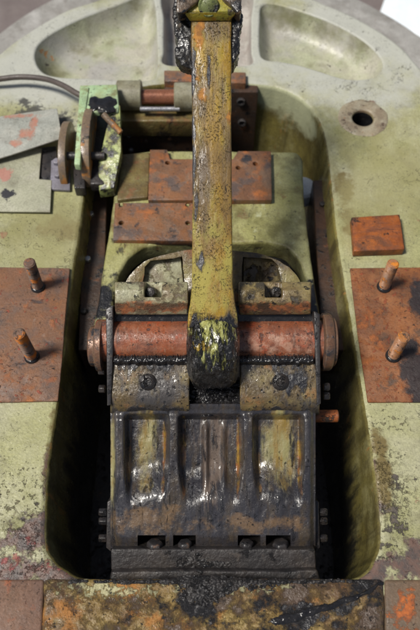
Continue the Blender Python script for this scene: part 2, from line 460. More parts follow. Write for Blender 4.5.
yoke_m = grunge('yellow_green_yoke_paint', [(0.31, 0.30, 0.11), (0.40, 0.39, 0.19), (0.17, 0.16, 0.055)], [
    dict(c=(0.14, 0.115, 0.04), s=11, lo=0.47, hi=0.66, amt=.85, h=-.1, r=.36),
    dict(c=(0.17, 0.085, 0.03), s=20, lo=0.57, hi=0.68, amt=.8, h=-.2),
    dict(c=(0.04, 0.034, 0.024), s=30, st=(1, .5, 1), lo=0.60, hi=0.68, amt=.9, h=-.4),
    dict(c=(0.48, 0.50, 0.33), s=22, lo=0.60, hi=0.70, amt=.7, h=.2),
    dict(c=(0.02, 0.018, 0.015), s=9, kind='crack', lo=0.986, hi=0.996, amt=.8, h=-.4),
    dict(c=BLACK, s=22, lo=0.66, hi=0.80, r=.3, h=.3, at=[(W(100, 300), .10), (W(313, 300), .11)], k=.45),
], rough=0.42, vs=8, bump=1.2, edge=((0.10, 0.085, 0.04), 0.008, .75), cast=.8, oil=0.4)
tan_m = grunge('brown_green_pad', [(0.17, 0.125, 0.04), (0.12, 0.08, 0.032), (0.23, 0.195, 0.075)], [
    dict(c=(0.20, 0.08, 0.03), s=22, lo=0.54, hi=0.66, amt=.8, h=0),
    dict(c=(0.30, 0.29, 0.15), s=26, lo=0.60, hi=0.68, amt=.8, h=.2),
    dict(c=(0.03, 0.025, 0.02), s=18, lo=0.54, hi=0.64, amt=.9, h=-.2, r=.33)], rough=0.42, vs=12, bump=1.3, edge=((.08, .06, .04), .004, .7), cast=.7, oil=0.4)
arm_m = grunge('ochre_greasy_arm_paint', [(0.35, 0.215, 0.016), (0.22, 0.125, 0.014), (0.31, 0.235, 0.03)], [
    dict(c=(0.15, 0.088, 0.03), s=22, st=(1.8, .25, 1), d=13, lo=0.46, hi=0.66, amt=.85, h=-.1),
    dict(c=(0.33, 0.29, 0.06), s=26, st=(1.3, .6, 1), d=13, lo=0.52, hi=0.72, amt=.8, h=.1, at=[(C(213, 275, 1.235), (.1, .12, .1))], k=.2),
    dict(c=(0.085, 0.052, 0.022), s=18, st=(1.6, .3, 1), d=14, rg=.72, lo=0.58, hi=0.76, amt=.85, h=-.2, r=.3, at=[(C(203, 90, 1.235), (.04, .12, .1)), (C(208, 25, 1.235), (.05, .05, .1)), (C(200, 180, 1.235), (.03, .15, .1)), (C(226, 150, 1.235), (.02, .2, .1))], k=.26),
    dict(c=(0.055, 0.043, 0.030), s=110, st=(1.2, .6, 1), lo=0.60, hi=0.66, amt=.8, h=-.5, d=6, cl=16),
    dict(c=(0.025, 0.021, 0.018), s=260, lo=0.55, hi=0.63, amt=.8, h=-.4, d=4, cl=22),
    dict(c=(0.44, 0.19, 0.028), c2=(0.25, 0.10, 0.02), s=34, d=13, rg=.7, lo=0.58, hi=0.74, amt=.95, h=.2, at=[(C(198, 78, 1.235), (.014, .024, .1)), (C(202, 92, 1.235), (.012, .026, .1)), (C(199, 35, 1.235), (.014, .04, .1)), (C(229, 118, 1.235), (.010, .03, .1))], k=.32),
    dict(c=(0.035, 0.034, 0.040), s=36, st=(1.5, .6, 1), d=14, rg=.72, lo=0.62, hi=0.74, r=.25, h=.2, at=[(C(193, 70, 1.235), (.011, .11, .1)), (C(209, 72, 1.235), (.006, .05, .06)), (C(193.5, 150, 1.235), (.010, .16, .1)), (C(200, 262, 1.235), (.016, .025, .1)), (C(196, 205, 1.235), (.01, .06, .1))], k=.34),
    dict(c=(0.02, 0.019, 0.018), s=30, kind='crack', lo=0.985, hi=0.995, amt=.9, h=-.4),
    dict(c=GREASE, c2=BLACK, s=26, st=(1.5, .45, 1), d=13, lo=0.64, hi=0.76, r=.16, h=.5, at=[(C(213, 335, 1.235), (.12, .055, .1))], k=.5),
], rough=0.4, vs=16, bump=1.3, edge=((0.46, 0.42, 0.24), 0.003, .75), st=(1, .4, 1), tilt=True, oil=.16)
eye_m = grunge('greased_arm_eye', [BLACK, (0.02, 0.019, 0.018)], [
    dict(c=(0.30, 0.29, 0.07), c2=(0.40, 0.41, 0.15), s=40, st=(2.2, .45, 1), lo=0.60, hi=0.67, h=-.8, r=.3, at=[(C(214, 328, 1.23), (.06, .05, .08)), (C(213, 354, 1.23), (.035, .04, .08))], k=.26),
    dict(c=(0.38, 0.25, 0.03), s=60, lo=0.62, hi=0.7, h=-.3, r=.3, at=[(C(202, 347, 1.23), (.022, .022, .06))], k=.26),
    dict(c=(0.012, 0.012, 0.013), s=90, st=(1.9, .4, 1), lo=.50, hi=.57, h=.5, r=.1),
], rough=0.12, vs=30, bump=3.2, fine=110, cast=2.2, tilt=True, dirt=0, st=(2, .5, 1), oil=1.0)
shaft_m = grunge('rusty_orange_shaft', [(0.27, 0.078, 0.032), (0.18, 0.07, 0.042), (0.31, 0.12, 0.065)], [
    dict(c=(0.36, 0.22, 0.15), s=80, st=(2.5, .7, 1), d=13, lo=0.53, hi=0.68, amt=.5, h=.1, r=.33),
    dict(c=(0.46, 0.27, 0.19), s=60, d=12, lo=0.56, hi=0.74, amt=.7, h=0, r=.28, at=[(C(276, 346, 1.29), (.11, .03, .08))], k=.22),  # paler patch paints the highlight on the right half of the shaft
    dict(c=(0.09, 0.05, 0.045), s=60, lo=0.59, hi=0.65, amt=.9, h=-.4),
    dict(c=(0.38, 0.07, 0.022), s=40, d=13, lo=0.54, hi=0.66, amt=.7, h=.2),
    dict(c=(0.05, 0.033, 0.027), s=26, st=(2.2, .6, 1), d=13, lo=0.52, hi=0.68, amt=.8, h=0, r=.25),
    dict(c=BLACK, s=70, lo=0.66, hi=0.72, r=.2, h=.6),
], rough=0.34, vs=22, bump=1.2, tilt=True, oil=0.7)
_pan = [(C(146, 446, 1.33), (.036, .095, .2)), (C(280, 448, 1.33), (.040, .10, .2)), (C(112, 460, 1.31), (.008, .11, .1))]
_edg = [(C(x, 455, 1.33), (.0065, .105, .1)) for x in (130, 164, 184, 238, 259, 299)]
rib_m = grunge('oil_soaked_cast_ribs', [(0.040, 0.037, 0.040), (0.026, 0.025, 0.030), (0.062, 0.047, 0.032)], [
    dict(c=(0.26, 0.175, 0.04), c2=(0.30, 0.27, 0.115), s=17, st=(1.7, .5, 1), d=14, rg=.74, lo=0.54, hi=0.76, amt=.85, h=.15, r=.36, at=_pan, k=.36),
    dict(c=(0.13, 0.09, 0.065), s=16, st=(2, .4, 1), lo=0.56, hi=0.70, amt=.8, h=0, at=[(C(212, 455, 1.33), (.06, .11, .2))], k=.18),
    dict(c=(0.36, 0.22, 0.025), c2=(0.28, 0.10, 0.018), s=30, st=(1.3, .5, 1), d=14, rg=.72, lo=0.56, hi=0.80, amt=.85, h=0, r=.35, at=_edg, k=.28),
    dict(c=(0.20, 0.12, 0.055), s=34, d=12, lo=0.52, hi=0.72, amt=.6, r=.35, h=0, at=[(C(150, 518, 1.31), (.10, .035, .1)), (C(250, 522, 1.31), (.14, .022, .1))], k=.25),
    dict(c=(0.016, 0.016, 0.020), s=36, st=(2, .35, 1), lo=0.58, hi=0.66, r=.18, h=.4, amt=.9),
    dict(c=(0.02, 0.019, 0.022), s=20, lo=0.62, hi=0.76, r=.4, h=.1, amt=.85, at=[(C(x, 493, 1.33), (.05, .022, .1)) for x in (148, 212, 280)], k=.35),
    dict(c=(0.010, 0.010, 0.013), s=120, lo=0.60, hi=0.66, r=.3, h=-.6, cl=12, amt=.9),
    
], rough=0.25, vs=16, bump=1.5, st=(1.6, .5, 1), cast=.45, fine=220, tilt=True, dirt=.5, oil=1.0)
lug_m = grunge('greasy_ochre_lug', [(0.13, 0.09, 0.038), (0.075, 0.055, 0.034), (0.20, 0.155, 0.065)], [
    dict(c=(0.26, 0.12, 0.03), s=18, lo=0.54, hi=0.68, amt=.75, h=0),
    dict(c=(0.05, 0.046, 0.046), s=20, st=(1.4, .5, 1), lo=0.47, hi=0.60, amt=.9, r=.3, h=-.2),
    dict(c=(0.022, 0.022, 0.026), s=34, st=(1.3, .7, 1), lo=0.62, hi=0.74, r=.25, h=.3, d=12, at=[(C(150, 365, 1.3), (.12, .018, .05)), (C(280, 365, 1.3), (.12, .024, .05)), (C(150, 411, 1.3), (.12, .014, .05)), (C(280, 411, 1.3), (.12, .014, .05)), (C(290, 380, 1.3), (.07, .04, .1))], k=.28),
    dict(c=(0.02, 0.019, 0.02), s=120, lo=0.59, hi=0.65, h=-.5, r=.35),
], rough=0.34, vs=14, bump=1.5, edge=((0.34, 0.25, 0.10), .004, .5), cast=.8, tilt=True, oil=0.9)
cap_l_m = grunge('pale_flaking_cap', [(0.36, 0.36, 0.23), (0.27, 0.25, 0.14), (0.19, 0.145, 0.08)], [
    dict(c=(0.42, 0.13, 0.04), c2=(0.17, 0.07, 0.035), s=34, d=12, amt=.9, lo=0.58, hi=0.72, h=-.2, at=[(C(150, 308.5, 1.29), (.16, .016, .06))], k=.30),
    dict(c=(0.11, 0.08, 0.05), s=24, lo=0.54, hi=0.63, amt=.85, h=-.5, r=.36),
    dict(c=BLACK, s=34, lo=0.61, hi=0.65, h=-.5, r=.35),
    dict(c=(0.02, 0.018, 0.015), s=16, kind='crack', lo=0.984, hi=0.995, amt=.9, h=-.4),
], rough=0.42, vs=18, bump=1.4, edge=((0.11, 0.075, 0.045), .004, .7), tilt=True, oil=0.35)
cap_r_m = grunge('brown_flaking_cap', [(0.19, 0.135, 0.05), (0.26, 0.21, 0.09), (0.12, 0.08, 0.04)], [
    dict(c=(0.42, 0.13, 0.04), c2=(0.17, 0.07, 0.035), s=34, d=12, amt=.9, lo=0.58, hi=0.72, h=-.2, at=[(C(275, 308.5, 1.29), (.16, .016, .06))], k=.30),
    dict(c=(0.045, 0.038, 0.028), s=24, lo=0.51, hi=0.60, amt=.9, h=-.5, r=.33),
    dict(c=BLACK, s=36, lo=0.60, hi=0.64, h=-.5, r=.3),
    dict(c=(0.015, 0.014, 0.012), s=18, kind='crack', lo=0.984, hi=0.995, amt=.9, h=-.4),
], rough=0.38, vs=18, bump=1.5, edge=((0.10, 0.065, 0.035), .004, .7), tilt=True, oil=0.6)
dark_m = grunge('oily_dark_steel_and_shade', [(0.026, 0.025, 0.027), (0.040, 0.034, 0.032), (0.018, 0.017, 0.019)], [  # also colours the shade sheet beside the notched sheet
    dict(c=(0.16, 0.08, 0.04), s=30, lo=0.60, hi=0.7, amt=.7, h=.1),
    dict(c=BLACK, s=60, lo=0.56, hi=0.64, r=.25, h=.3)], rough=0.38, vs=20, bump=1.2, edge=((0.20, 0.19, 0.19), .003, .5), dirt=0)
darkrust_m = grunge('dark_brown_rust', [(0.050, 0.032, 0.024), (0.08, 0.042, 0.024), (0.034, 0.027, 0.024)], [
    dict(c=(0.22, 0.075, 0.025), s=26, lo=0.60, hi=0.7, amt=.75, h=.2),
    dict(c=BLACK, s=34, lo=0.56, hi=0.64, r=.3, h=.2)], rough=0.42, vs=12, bump=1.2, edge=((0.18, 0.10, 0.06), .003, .5))
disc_m = grunge('rubbed_rusty_disc', [(0.15, 0.09, 0.06), (0.20, 0.10, 0.06), (0.09, 0.07, 0.065)], [
    dict(c=(0.035, 0.033, 0.036), s=40, lo=0.52, hi=0.62, r=.3, h=.2)], rough=0.35, vs=20, bump=1.0, edge=((0.40, 0.27, 0.18), .003, .6), metal=.3)
grease_shade_m = grunge('black_grease_and_shade', [(0.012, 0.012, 0.014), (0.02, 0.019, 0.02)], [  # real grease, and painted shade in the hole, notches and cap gap
    dict(c=(0.05, 0.042, 0.035), s=90, lo=0.6, hi=0.7, r=.5, h=.3)], rough=0.14, vs=40, bump=.9, fine=90, cast=.8, dirt=0)
mud_m = grunge('oily_black_dirt', [(0.017, 0.016, 0.017), (0.032, 0.028, 0.027)], [
    dict(c=(0.012, 0.012, 0.014), s=60, lo=0.5, hi=0.6, r=.3, h=.4),
    dict(c=(0.14, 0.11, 0.08), s=150, lo=0.66, hi=0.72, r=.7, h=.3)], rough=0.5, vs=30, bump=2.2, fine=160, cast=.8, dirt=0)
base_m = grunge('grimy_base_bar', [(0.020, 0.018, 0.019), (0.032, 0.027, 0.026), (0.014, 0.013, 0.014)], [
    dict(c=(0.07, 0.055, 0.045), s=30, lo=0.58, hi=0.7, amt=.7, h=.1),
    dict(c=BLACK, s=40, lo=0.6, hi=0.68, r=.35, h=.4)], rough=0.5, vs=14, bump=1.8, cast=.6, oil=0.12)
front_m = grunge('yellow_rusted_front_bar', [(0.22, 0.14, 0.036), (0.12, 0.068, 0.03), (0.28, 0.20, 0.06)], [
    dict(c=(0.36, 0.15, 0.03), s=17, lo=0.53, hi=0.65, amt=.85, h=.1),
    dict(c=(0.075, 0.05, 0.038), s=18, rg=.72, lo=0.46, hi=0.60, amt=.92, h=-.5, r=.33, d=14),
    dict(c=(0.44, 0.42, 0.24), s=60, lo=0.64, hi=0.72, h=.4, amt=.85, at=[(W(110, 588), (.16, .03, .05)), (W(230, 586), (.2, .02, .05))], k=.26),
    dict(c=(0.022, 0.021, 0.023), s=22, lo=0.58, hi=0.68, r=.25, h=.3, d=12, at=[(W(200, 600), (.10, .06, .05)), (W(290, 620), (.13, .05, .05)), (W(360, 590), .06)], k=.24),
    dict(c=(0.035, 0.03, 0.027), s=100, lo=0.60, hi=0.66, h=-.5)], rough=0.42, vs=12, bump=2.0, cast=1.0, oil=0.1)
frontl_m = grunge('brown_rusted_end_plate', [(0.19, 0.10, 0.06), (0.15, 0.085, 0.06)], [
    dict(c=(0.34, 0.10, 0.04), s=22, lo=0.56, hi=0.68, amt=.7, h=.2),
    dict(c=(0.03, 0.027, 0.027), s=90, lo=0.64, hi=0.7, h=-.3)], rough=0.55, vs=12, bump=1.2, edge=((.3, .27, .14), .005, .6))
frontr_m = grunge('orange_blotched_end_plate', [(0.12, 0.085, 0.055), (0.16, 0.10, 0.06)], [
    dict(c=(0.46, 0.12, 0.02), c2=(0.26, 0.07, 0.02), s=30, lo=0.58, hi=0.68, h=.3, d=12, at=[(W(408, 608), (.045, .05, .1))], k=.2, amt=.95),
    dict(c=(0.03, 0.027, 0.027), s=60, lo=0.62, hi=0.7, h=-.3)], rough=0.55, vs=12, bump=1.2, edge=((.3, .27, .14), .005, .6))
stud_m = grunge('rusty_threaded_stud', [(0.20, 0.11, 0.07), (0.13, 0.08, 0.06)], [
    dict(c=(0.55, 0.17, 0.02), s=40, d=12, lo=0.50, hi=0.60, h=.3),
    dict(c=(0.03, 0.026, 0.024), s=50, lo=0.56, hi=0.63, h=-.3, r=.4)], rough=0.42, vs=40, bump=1.0, edge=((.38, .27, .2), .002, .6))
stud_r_m = grunge('orange_threaded_stud', [(0.42, 0.17, 0.05), (0.30, 0.14, 0.07)], [
    dict(c=(0.60, 0.20, 0.02), s=45, lo=0.52, hi=0.62, h=.3),
    dict(c=(0.07, 0.05, 0.04), s=60, lo=0.58, hi=0.66, h=-.3, r=.4),
    dict(c=(0.48, 0.40, 0.33), s=55, st=(1, 1, .4), lo=0.6, hi=0.66, h=0)], rough=0.4, vs=40, bump=1.0, edge=((.45, .33, .25), .002, .6))
mint_m = grunge('mint_green_paint', [(0.36, 0.52, 0.29), (0.42, 0.56, 0.34), (0.33, 0.38, 0.18)], [
    dict(c=(0.02, 0.02, 0.02), s=26, lo=0.64, hi=0.70, r=.35, h=.3, at=[(W(104, 103, .1), (.045, .045, .06)), (W(90, 97, .1), .025)], k=.4),
    dict(c=(0.17, 0.15, 0.06), s=24, d=12, lo=0.52, hi=0.68, amt=.8, h=0),
    dict(c=(0.04, 0.035, 0.03), s=45, d=12, lo=0.60, hi=0.68, h=-0.4)], rough=0.45, vs=14, bump=.8, edge=((.18, .17, .08), .004, .7))
lime_m = grunge('yellow_green_flange', [(0.36, 0.42, 0.15), (0.28, 0.31, 0.10), (0.20, 0.16, 0.06)], [
    dict(c=BLACK, s=30, d=12, lo=0.47, hi=0.58, r=.35, h=.2),
    dict(c=(0.42, 0.18, 0.03), s=24, lo=0.62, hi=0.72, amt=.8, h=.2)], rough=0.45, vs=16, bump=1.0, edge=((.4, .42, .2), .003, .6), oil=0.4)
link_m = grunge('brown_worn_link', [(0.17, 0.12, 0.08), (0.24, 0.17, 0.10), (0.13, 0.10, 0.09)], [
    dict(c=(0.42, 0.17, 0.03), s=22, lo=0.52, hi=0.60, amt=.85, h=0),
    dict(c=BLACK, s=28, lo=0.6, hi=0.68, r=.3, h=.2)], rough=0.4, vs=18, bump=1.0, edge=((.32, .28, .2), .003, .6), oil=0.4)
sleeve_m = grunge('grey_green_sleeve', [(0.26, 0.25, 0.17), (0.20, 0.18, 0.11), (0.31, 0.30, 0.22)], [
    dict(c=(0.10, 0.08, 0.05), s=24, lo=0.58, hi=0.7, amt=.8, h=-.2)], rough=0.45, vs=14, bump=.9, edge=((.12, .09, .05), .003, .7))
copper_m = grunge('brown_copper_rod', [(0.33, 0.13, 0.07), (0.25, 0.10, 0.06)], [
    dict(c=(0.08, 0.05, 0.04), s=40, st=(.4, 1, 1), lo=0.6, hi=0.7, amt=.8, h=0)], rough=0.32, vs=20, bump=.6, metal=.4)
steel_m = grunge('bare_bright_steel', [(0.50, 0.51, 0.54), (0.40, 0.40, 0.42)], [
    dict(c=(0.10, 0.08, 0.07), s=50, lo=0.6, hi=0.68, r=.5, h=-.2)], rough=0.3, vs=30, bump=.6, metal=.7)
purple_m = grunge('grey_lilac_bracket', [(0.22, 0.21, 0.25), (0.15, 0.14, 0.16)], [
    dict(c=(0.40, 0.14, 0.03), s=30, lo=0.64, hi=0.7, h=.2)], rough=0.45, vs=18, bump=1.0, edge=((.4, .4, .42), .003, .6))
hose_m = grunge('dull_brown_rubber', [(0.075, 0.06, 0.055), (0.10, 0.08, 0.07)], [
    dict(c=(0.20, 0.17, 0.14), s=40, lo=0.62, hi=0.72, amt=.6, h=0)], rough=0.5, vs=20, bump=.6)
sheet_a = grunge('pale_sheet_scraped_to_primer', [(0.38, 0.39, 0.35), (0.32, 0.33, 0.29), (0.43, 0.43, 0.38)], [
    dict(c=(0.44, 0.17, 0.11), c2=(0.38, 0.22, 0.16), s=30, d=14, rg=.74, lo=0.58, hi=0.72, amt=.85, h=-.4, at=[(W(22, 116, .03), (.08, .014, .05)), (W(34, 122, .03), (.014, .05, .05)), (W(27, 135, .03), .03), (W(17, 143, .03), .022)], k=.34),
    dict(c=(0.16, 0.14, 0.11), s=30, st=(.5, 2, 1), lo=0.62, hi=0.72, amt=.7, h=-.2),
    dict(c=(0.07, 0.06, 0.05), s=90, lo=0.68, hi=0.72, h=-.3)], rough=0.5, vs=12, bump=.8, edge=((.25, .2, .15), .003, .7))
sheet_b = grunge('pale_sheet_oil_spotted', [(0.40, 0.40, 0.29), (0.33, 0.33, 0.24), (0.44, 0.43, 0.34)], [
    dict(c=(0.03, 0.03, 0.035), s=30, lo=0.66, hi=0.72, r=.4, h=.1, at=[(W(9, 197), .032), (W(24, 205), .014), (W(30, 183), .012)], k=.4),
    dict(c=(0.45, 0.16, 0.13), s=24, lo=0.66, hi=0.72, amt=.7, h=0, at=[(W(4, 178), .04)], k=.3),
    dict(c=(0.18, 0.15, 0.10), s=24, st=(.6, 1.6, 1), lo=0.60, hi=0.72, amt=.65, h=-.2)], rough=0.5, vs=10, bump=.8, edge=((.2, .17, .12), .003, .7))
shell_m = grunge('dull_pink_grey_back_wall', [(0.36, 0.33, 0.30), (0.42, 0.40, 0.36), (0.33, 0.28, 0.25)], [
    dict(c=(0.17, 0.13, 0.10), s=12, lo=0.58, hi=0.72, amt=.6, h=0)], rough=0.5, vs=7, bump=.7, cast=.5)
flange_m = grunge('grey_lower_flange', [(0.34, 0.33, 0.31), (0.28, 0.27, 0.25), (0.4, 0.39, 0.37)], [
    dict(c=(0.14, 0.11, 0.09), s=12, lo=0.58, hi=0.72, amt=.6, h=0)], rough=0.6, vs=7, bump=.7)
white_m = grunge('white_board_and_gap_light', [(0.78, 0.84, 0.88), (0.74, 0.80, 0.84)], [  # the board, and the bright floor light in the yoke gaps
    dict(c=(0.2, .17, .15), s=40, lo=.66, hi=.72, h=0)], rough=0.4, vs=10, bump=.4, dirt=0)
floor_m = grunge('brown_grey_concrete', [(0.17, 0.14, 0.135), (0.13, 0.105, 0.10), (0.20, 0.17, 0.16)], [
    dict(c=(0.07, 0.055, 0.05), s=3, lo=0.55, hi=0.7, amt=.7, h=0)], rough=0.8, vs=2, bump=.8, dirt=0)

soot_m = grunge('crusted_black_grease', [(0.010, 0.010, 0.011), (0.022, 0.020, 0.019)], [dict(c=(.06, .045, .03), s=70, lo=.58, hi=.68, r=.6, h=.2)], rough=.3, vs=40, bump=1.6, cast=1, dirt=0, oil=.6)
bolt_m = grunge('oily_black_bolt', [(0.014, 0.013, 0.014), (0.030, 0.024, 0.021)], [dict(c=BLACK, s=70, lo=.52, hi=.6, r=.2, h=.4)], rough=.3, vs=40, bump=1.8, dirt=0)
# ------------------------------------------------------------------ SETTING: shop floor
FZ = -0.75
bm = new()
box8(bm, [Vector((-30, -10, FZ)), Vector((30, -10, FZ)), Vector((30, 60, FZ)), Vector((-30, 60, FZ))],
     [Vector((-30, -10, FZ - .1)), Vector((30, -10, FZ - .1)), Vector((30, 60, FZ - .1)), Vector((-30, 60, FZ - .1))])
fl = obj('floor', bm, floor_m); fl['kind'] = 'structure'

# ------------------------------------------------------------------ MACHINE FRAME
frame = thing('machine_frame', 'large sage green cast iron frame with oval pockets and a deep central opening', 'machine frame', W(212, 400, -0.45))
bpy.context.view_layer.update()
def wl2(pts): return [(W(x, y).x, W(x, y).y) for x, y in pts]
outer = wl2([(-90, 598), (60, 598), (212, 598), (360, 598), (510, 598), (520, 500), (520, 360), (505, 230), (478, 140), (450, 96), (420, 66), (405, 49), (383, 32), (351, 14), (325, 3), (290, -12), (250, -22), (212, -26), (170, -22), (130, -12), (95, 0), (65, 10), (30, 30), (0, 52), (-30, 82), (-60, 130), (-85, 220), (-95, 360), (-95, 500)])
inner = wl2([(95, 579), (150, 580), (212, 580), (275, 580), (335, 580), (362, 574), (374, 557), (378, 535), (375, 491), (369, 444), (360, 390), (349, 320), (341, 273), (334, 225), (329, 175), (326, 150), (320, 125), (309, 107), (294, 95), (277, 88), (259, 85), (235, 84), (190, 84), (160, 85), (140, 88), (122, 95), (107, 108), (97, 130), (91, 160), (86, 190), (80, 235), (74, 270), (64, 350), (59, 400), (53, 440), (49, 475), (47, 535), (53, 557), (72, 573)])
pl = wl2([(35, 58), (39, 44), (56, 31), (85, 17), (115, 6), (138, -3), (150, -4), (155, 6), (157, 40), (157, 68), (152, 79), (125, 80), (92, 78), (62, 77), (43, 72)])
pr = wl2([(260, 20), (262, 6), (274, 4), (300, 11), (330, 22), (358, 37), (376, 52), (383, 65), (377, 75), (362, 79), (343, 78), (320, 71), (300, 65), (280, 61), (265, 59), (260, 50)])
pm = wl2([(165, -8), (210, -12), (250, -8), (251, 20), (251, 50), (250, 64), (210, 65), (166, 64), (164, 50), (164, 20)])
hole_c = W(363, 118)
hl = [(hole_c.x + .0275 * math.cos(a), hole_c.y + .0275 * math.sin(a)) for a in [k * math.pi / 12 for k in range(24)]]
bm = new()
def ring(L, z): return [bm.verts.new((p.x, p.y, z)) for p in L]
def skin(rings, mi):
    for a, b in zip(rings, rings[1:]):
        n = len(a)
        for k in range(n):
            f = bm.faces.new([a[k], a[(k + 1) % n], b[(k + 1) % n], b[k]]); f.material_index = mi
tops = []
def fillet(L, sgn, r, n=5):
    """rings rolling over an edge; sgn=+1 material lies outside the loop"""
    out = []
    for k in range(n + 1):
        a = math.pi / 2 * k / n
        out.append((offset(L, sgn * r * (1 - math.sin(a))), -r * (1 - math.cos(a))))
    return out
def prep(pts, step=.008):
    L = smooth_loop(pts, step)
    return L if area(L) > 0 else list(reversed(L))
# outer side
L = prep(outer, .015); f = fillet(L, -1, .012)
rs = [ring(q, z) for q, z in f] + [ring(offset(L, .01), -.25), ring(offset(L, .01), -.749)]
skin(rs, 0); tops.append(rs[0])
# main opening
L = prep(inner); L = [p + Vector((nz((p.x, p.y, 0), 60), nz((p.x, p.y, 9), 60))) * .0016 for p in L]; f = fillet(L, 1, .012)
rs = [ring(q, z) for q, z in f] + [ring(offset(L, -.004), -.06), ring(offset(L, -.010), -.16), ring(offset(L, -.012), -.30), ring(offset(L, -.012), -.45)]
skin(rs[:3], 0); skin(rs[2:], 1); tops.append(rs[0])
floor_ring = rs[-1]
# pockets
def pocket(pts, prof, mi, r=.006):
    L = prep(pts); f = fillet(L, 1, r, 4)
    rs = [ring(q, z) for q, z in f]
    cur, last = L, 0.0
    for o, z in prof:
        while last < o - 1e-9:
            d = min(.0015, o - last); last += d
            cur = offset(cur, -d)
            for _ in range(3):
                N = len(cur); cur = [(cur[k - 1] + cur[k] * 2 + cur[(k + 1) % N]) / 4 for k in range(N)]
        rs.append(ring(cur, z))
    skin(rs[:4], 0); skin(rs[3:], mi); tops.append(rs[0])
    n = len(rs[-1]); es = [bm.edges.get([rs[-1][k], rs[-1][(k + 1) % n]]) for k in range(n)]
    r_ = bmesh.ops.triangle_fill(bm, edges=es, use_beauty=True, normal=(0, 0, 1))
    for q in r_['geom']:
        if isinstance(q, bmesh.types.BMFace): q.material_index = mi
bowl = [(.003, -.014), (.008, -.028), (.015, -.042), (.024, -.054), (.034, -.062), (.044, -.066)]
pocket(pl, bowl, 2); pocket(pr, bowl, 2)
pocket(pm, [(.002, -.02), (.004, -.045), (.008, -.055), (.014, -.06)], 3)
# bored hole, its inside coloured black to paint the shade
L = [Vector(p) for p in hl]
rs = [ring(q, z) for q, z in fillet(L, 1, .003, 3)] + [ring(L, -.008), ring(L, -.4)]
skin(rs[:5], 0); skin(rs[4:], 4); tops.append(rs[0]); fc = bm.faces.new(list(reversed(rs[-1]))); fc.material_index = 4
edges = []
for t in tops:
    for k in range(len(t)):
        e = bm.edges.get([t[k], t[(k + 1) % len(t)]])
        e.smooth = False; edges.append(e)
bmesh.ops.triangle_fill(bm, edges=edges, use_beauty=True, normal=(0, 0, 1))
body = obj('cast_body', bm, [casting_m, wall_m, pocket_m, shell_m, grease_shade_m], frame, smooth=45)
# dark pan added under the opening to keep out light from below
bm = wpoly([(20, 620), (400, 620), (400, 40), (20, 40)], -0.452, -0.47)
obj('light_stop_pan', bm, dark_m, frame)
# lower flange ring at the back
bm = new()
lo = [(W(x, y, -.2).x, W(x, y, -.2).y) for x, y in [(-120, 598), (540, 598), (560, 360), (530, 180), (480, 92), (440, 52), (412, 30), (385, 13), (355, -3), (325, -14), (290, -27), (250, -36), (212, -40), (170, -36), (125, -27), (60, -5), (0, 32), (-60, 90), (-110, 250), (-120, 400)]]
L = prep(lo, .02)
L = [p * 1.0 for p in L]
cx = W(212, 300)
a = [bm.verts.new((p.x, p.y, -.20)) for p in L]; b = [bm.verts.new((p.x, p.y, -.26)) for p in L]
c2 = [bm.verts.new(((p.x - cx.x) * .86 + cx.x, (p.y - cx.y) * .86 + cx.y, -.20)) for p in L]
d2 = [bm.verts.new(((p.x - cx.x) * .86 + cx.x, (p.y - cx.y) * .86 + cx.y, -.26)) for p in L]
n = len(L)
for k in range(n):
    k2 = (k + 1) % n
    bm.faces.new([a[k], a[k2], b[k2], b[k]]); bm.faces.new([c2[k], c2[k2], a[k2], a[k]])
    bm.faces.new([b[k], b[k2], d2[k2], d2[k]]); bm.faces.new([d2[k], d2[k2], c2[k2], c2[k]])
obj('lower_flange', bm, flange_m, frame, bevel=.008)
# worn raised seat around the hole
bm = lathe(hole_c - Vector((0, 0, .002)), (0, 0, 1), [(0, .050), (.0035, .0485), (.005, .046), (.0052, .030), (.004, .026), (.001, .0215), (-.02, .0205)], 48)
bs = grunge('worn_hole_seat', [(0.33, 0.28, 0.19), (0.24, 0.19, 0.13), (0.38, 0.34, 0.25)], [dict(c=(.10, .06, .04), s=40, lo=.58, hi=.66, h=-.4), dict(c=(.3, .12, .05), s=50, lo=.64, hi=.7, h=0)], rough=.5, vs=22, bump=1.2)
b2 = new()
prof = [(.0, .064), (.0012, .062), (.002, .058), (.0021, .036), (.0015, .032), (-.001, .0285), (-.003, .0277)]
nn = 48; rings = []
for h, r in prof:
    rings.append([b2.verts.new(hole_c + Vector(((r + .004 * nz((k * .6, 0, 0), .5) * (r > .04)) * math.cos(2 * math.pi * k / nn), (r + .004 * nz((k * .6, 0, 0), .5) * (r > .04)) * math.sin(2 * math.pi * k / nn), h + .0005))) for k in range(nn)])
for a_, b_ in zip(rings, rings[1:]):
    for k in range(nn): b2.faces.new([a_[k], a_[(k + 1) % nn], b_[(k + 1) % nn], b_[k]])
bm.free()
obj('hole_seat', b2, bs, frame)
# front bar and end plates
obj('front_bar', wpoly([(44, 578.6), (384, 578.6), (386, 665), (40, 665)], .004, -.14), front_m, frame, bevel=.007, sub=.012, wob=.002)
o = obj('end_plate', wpoly([(-90, 579.5), (44.2, 579.0), (40.2, 665), (-95, 665)], .003, -.14), frontl_m, frame, bevel=.005)
o = obj('end_plate', wpoly([(384.2, 579.2), (500, 579.2), (505, 665), (386.2, 665)], .003, -.14), frontr_m, frame, bevel=.006)
o['label'] = 'end plate with bright orange rust blotch'
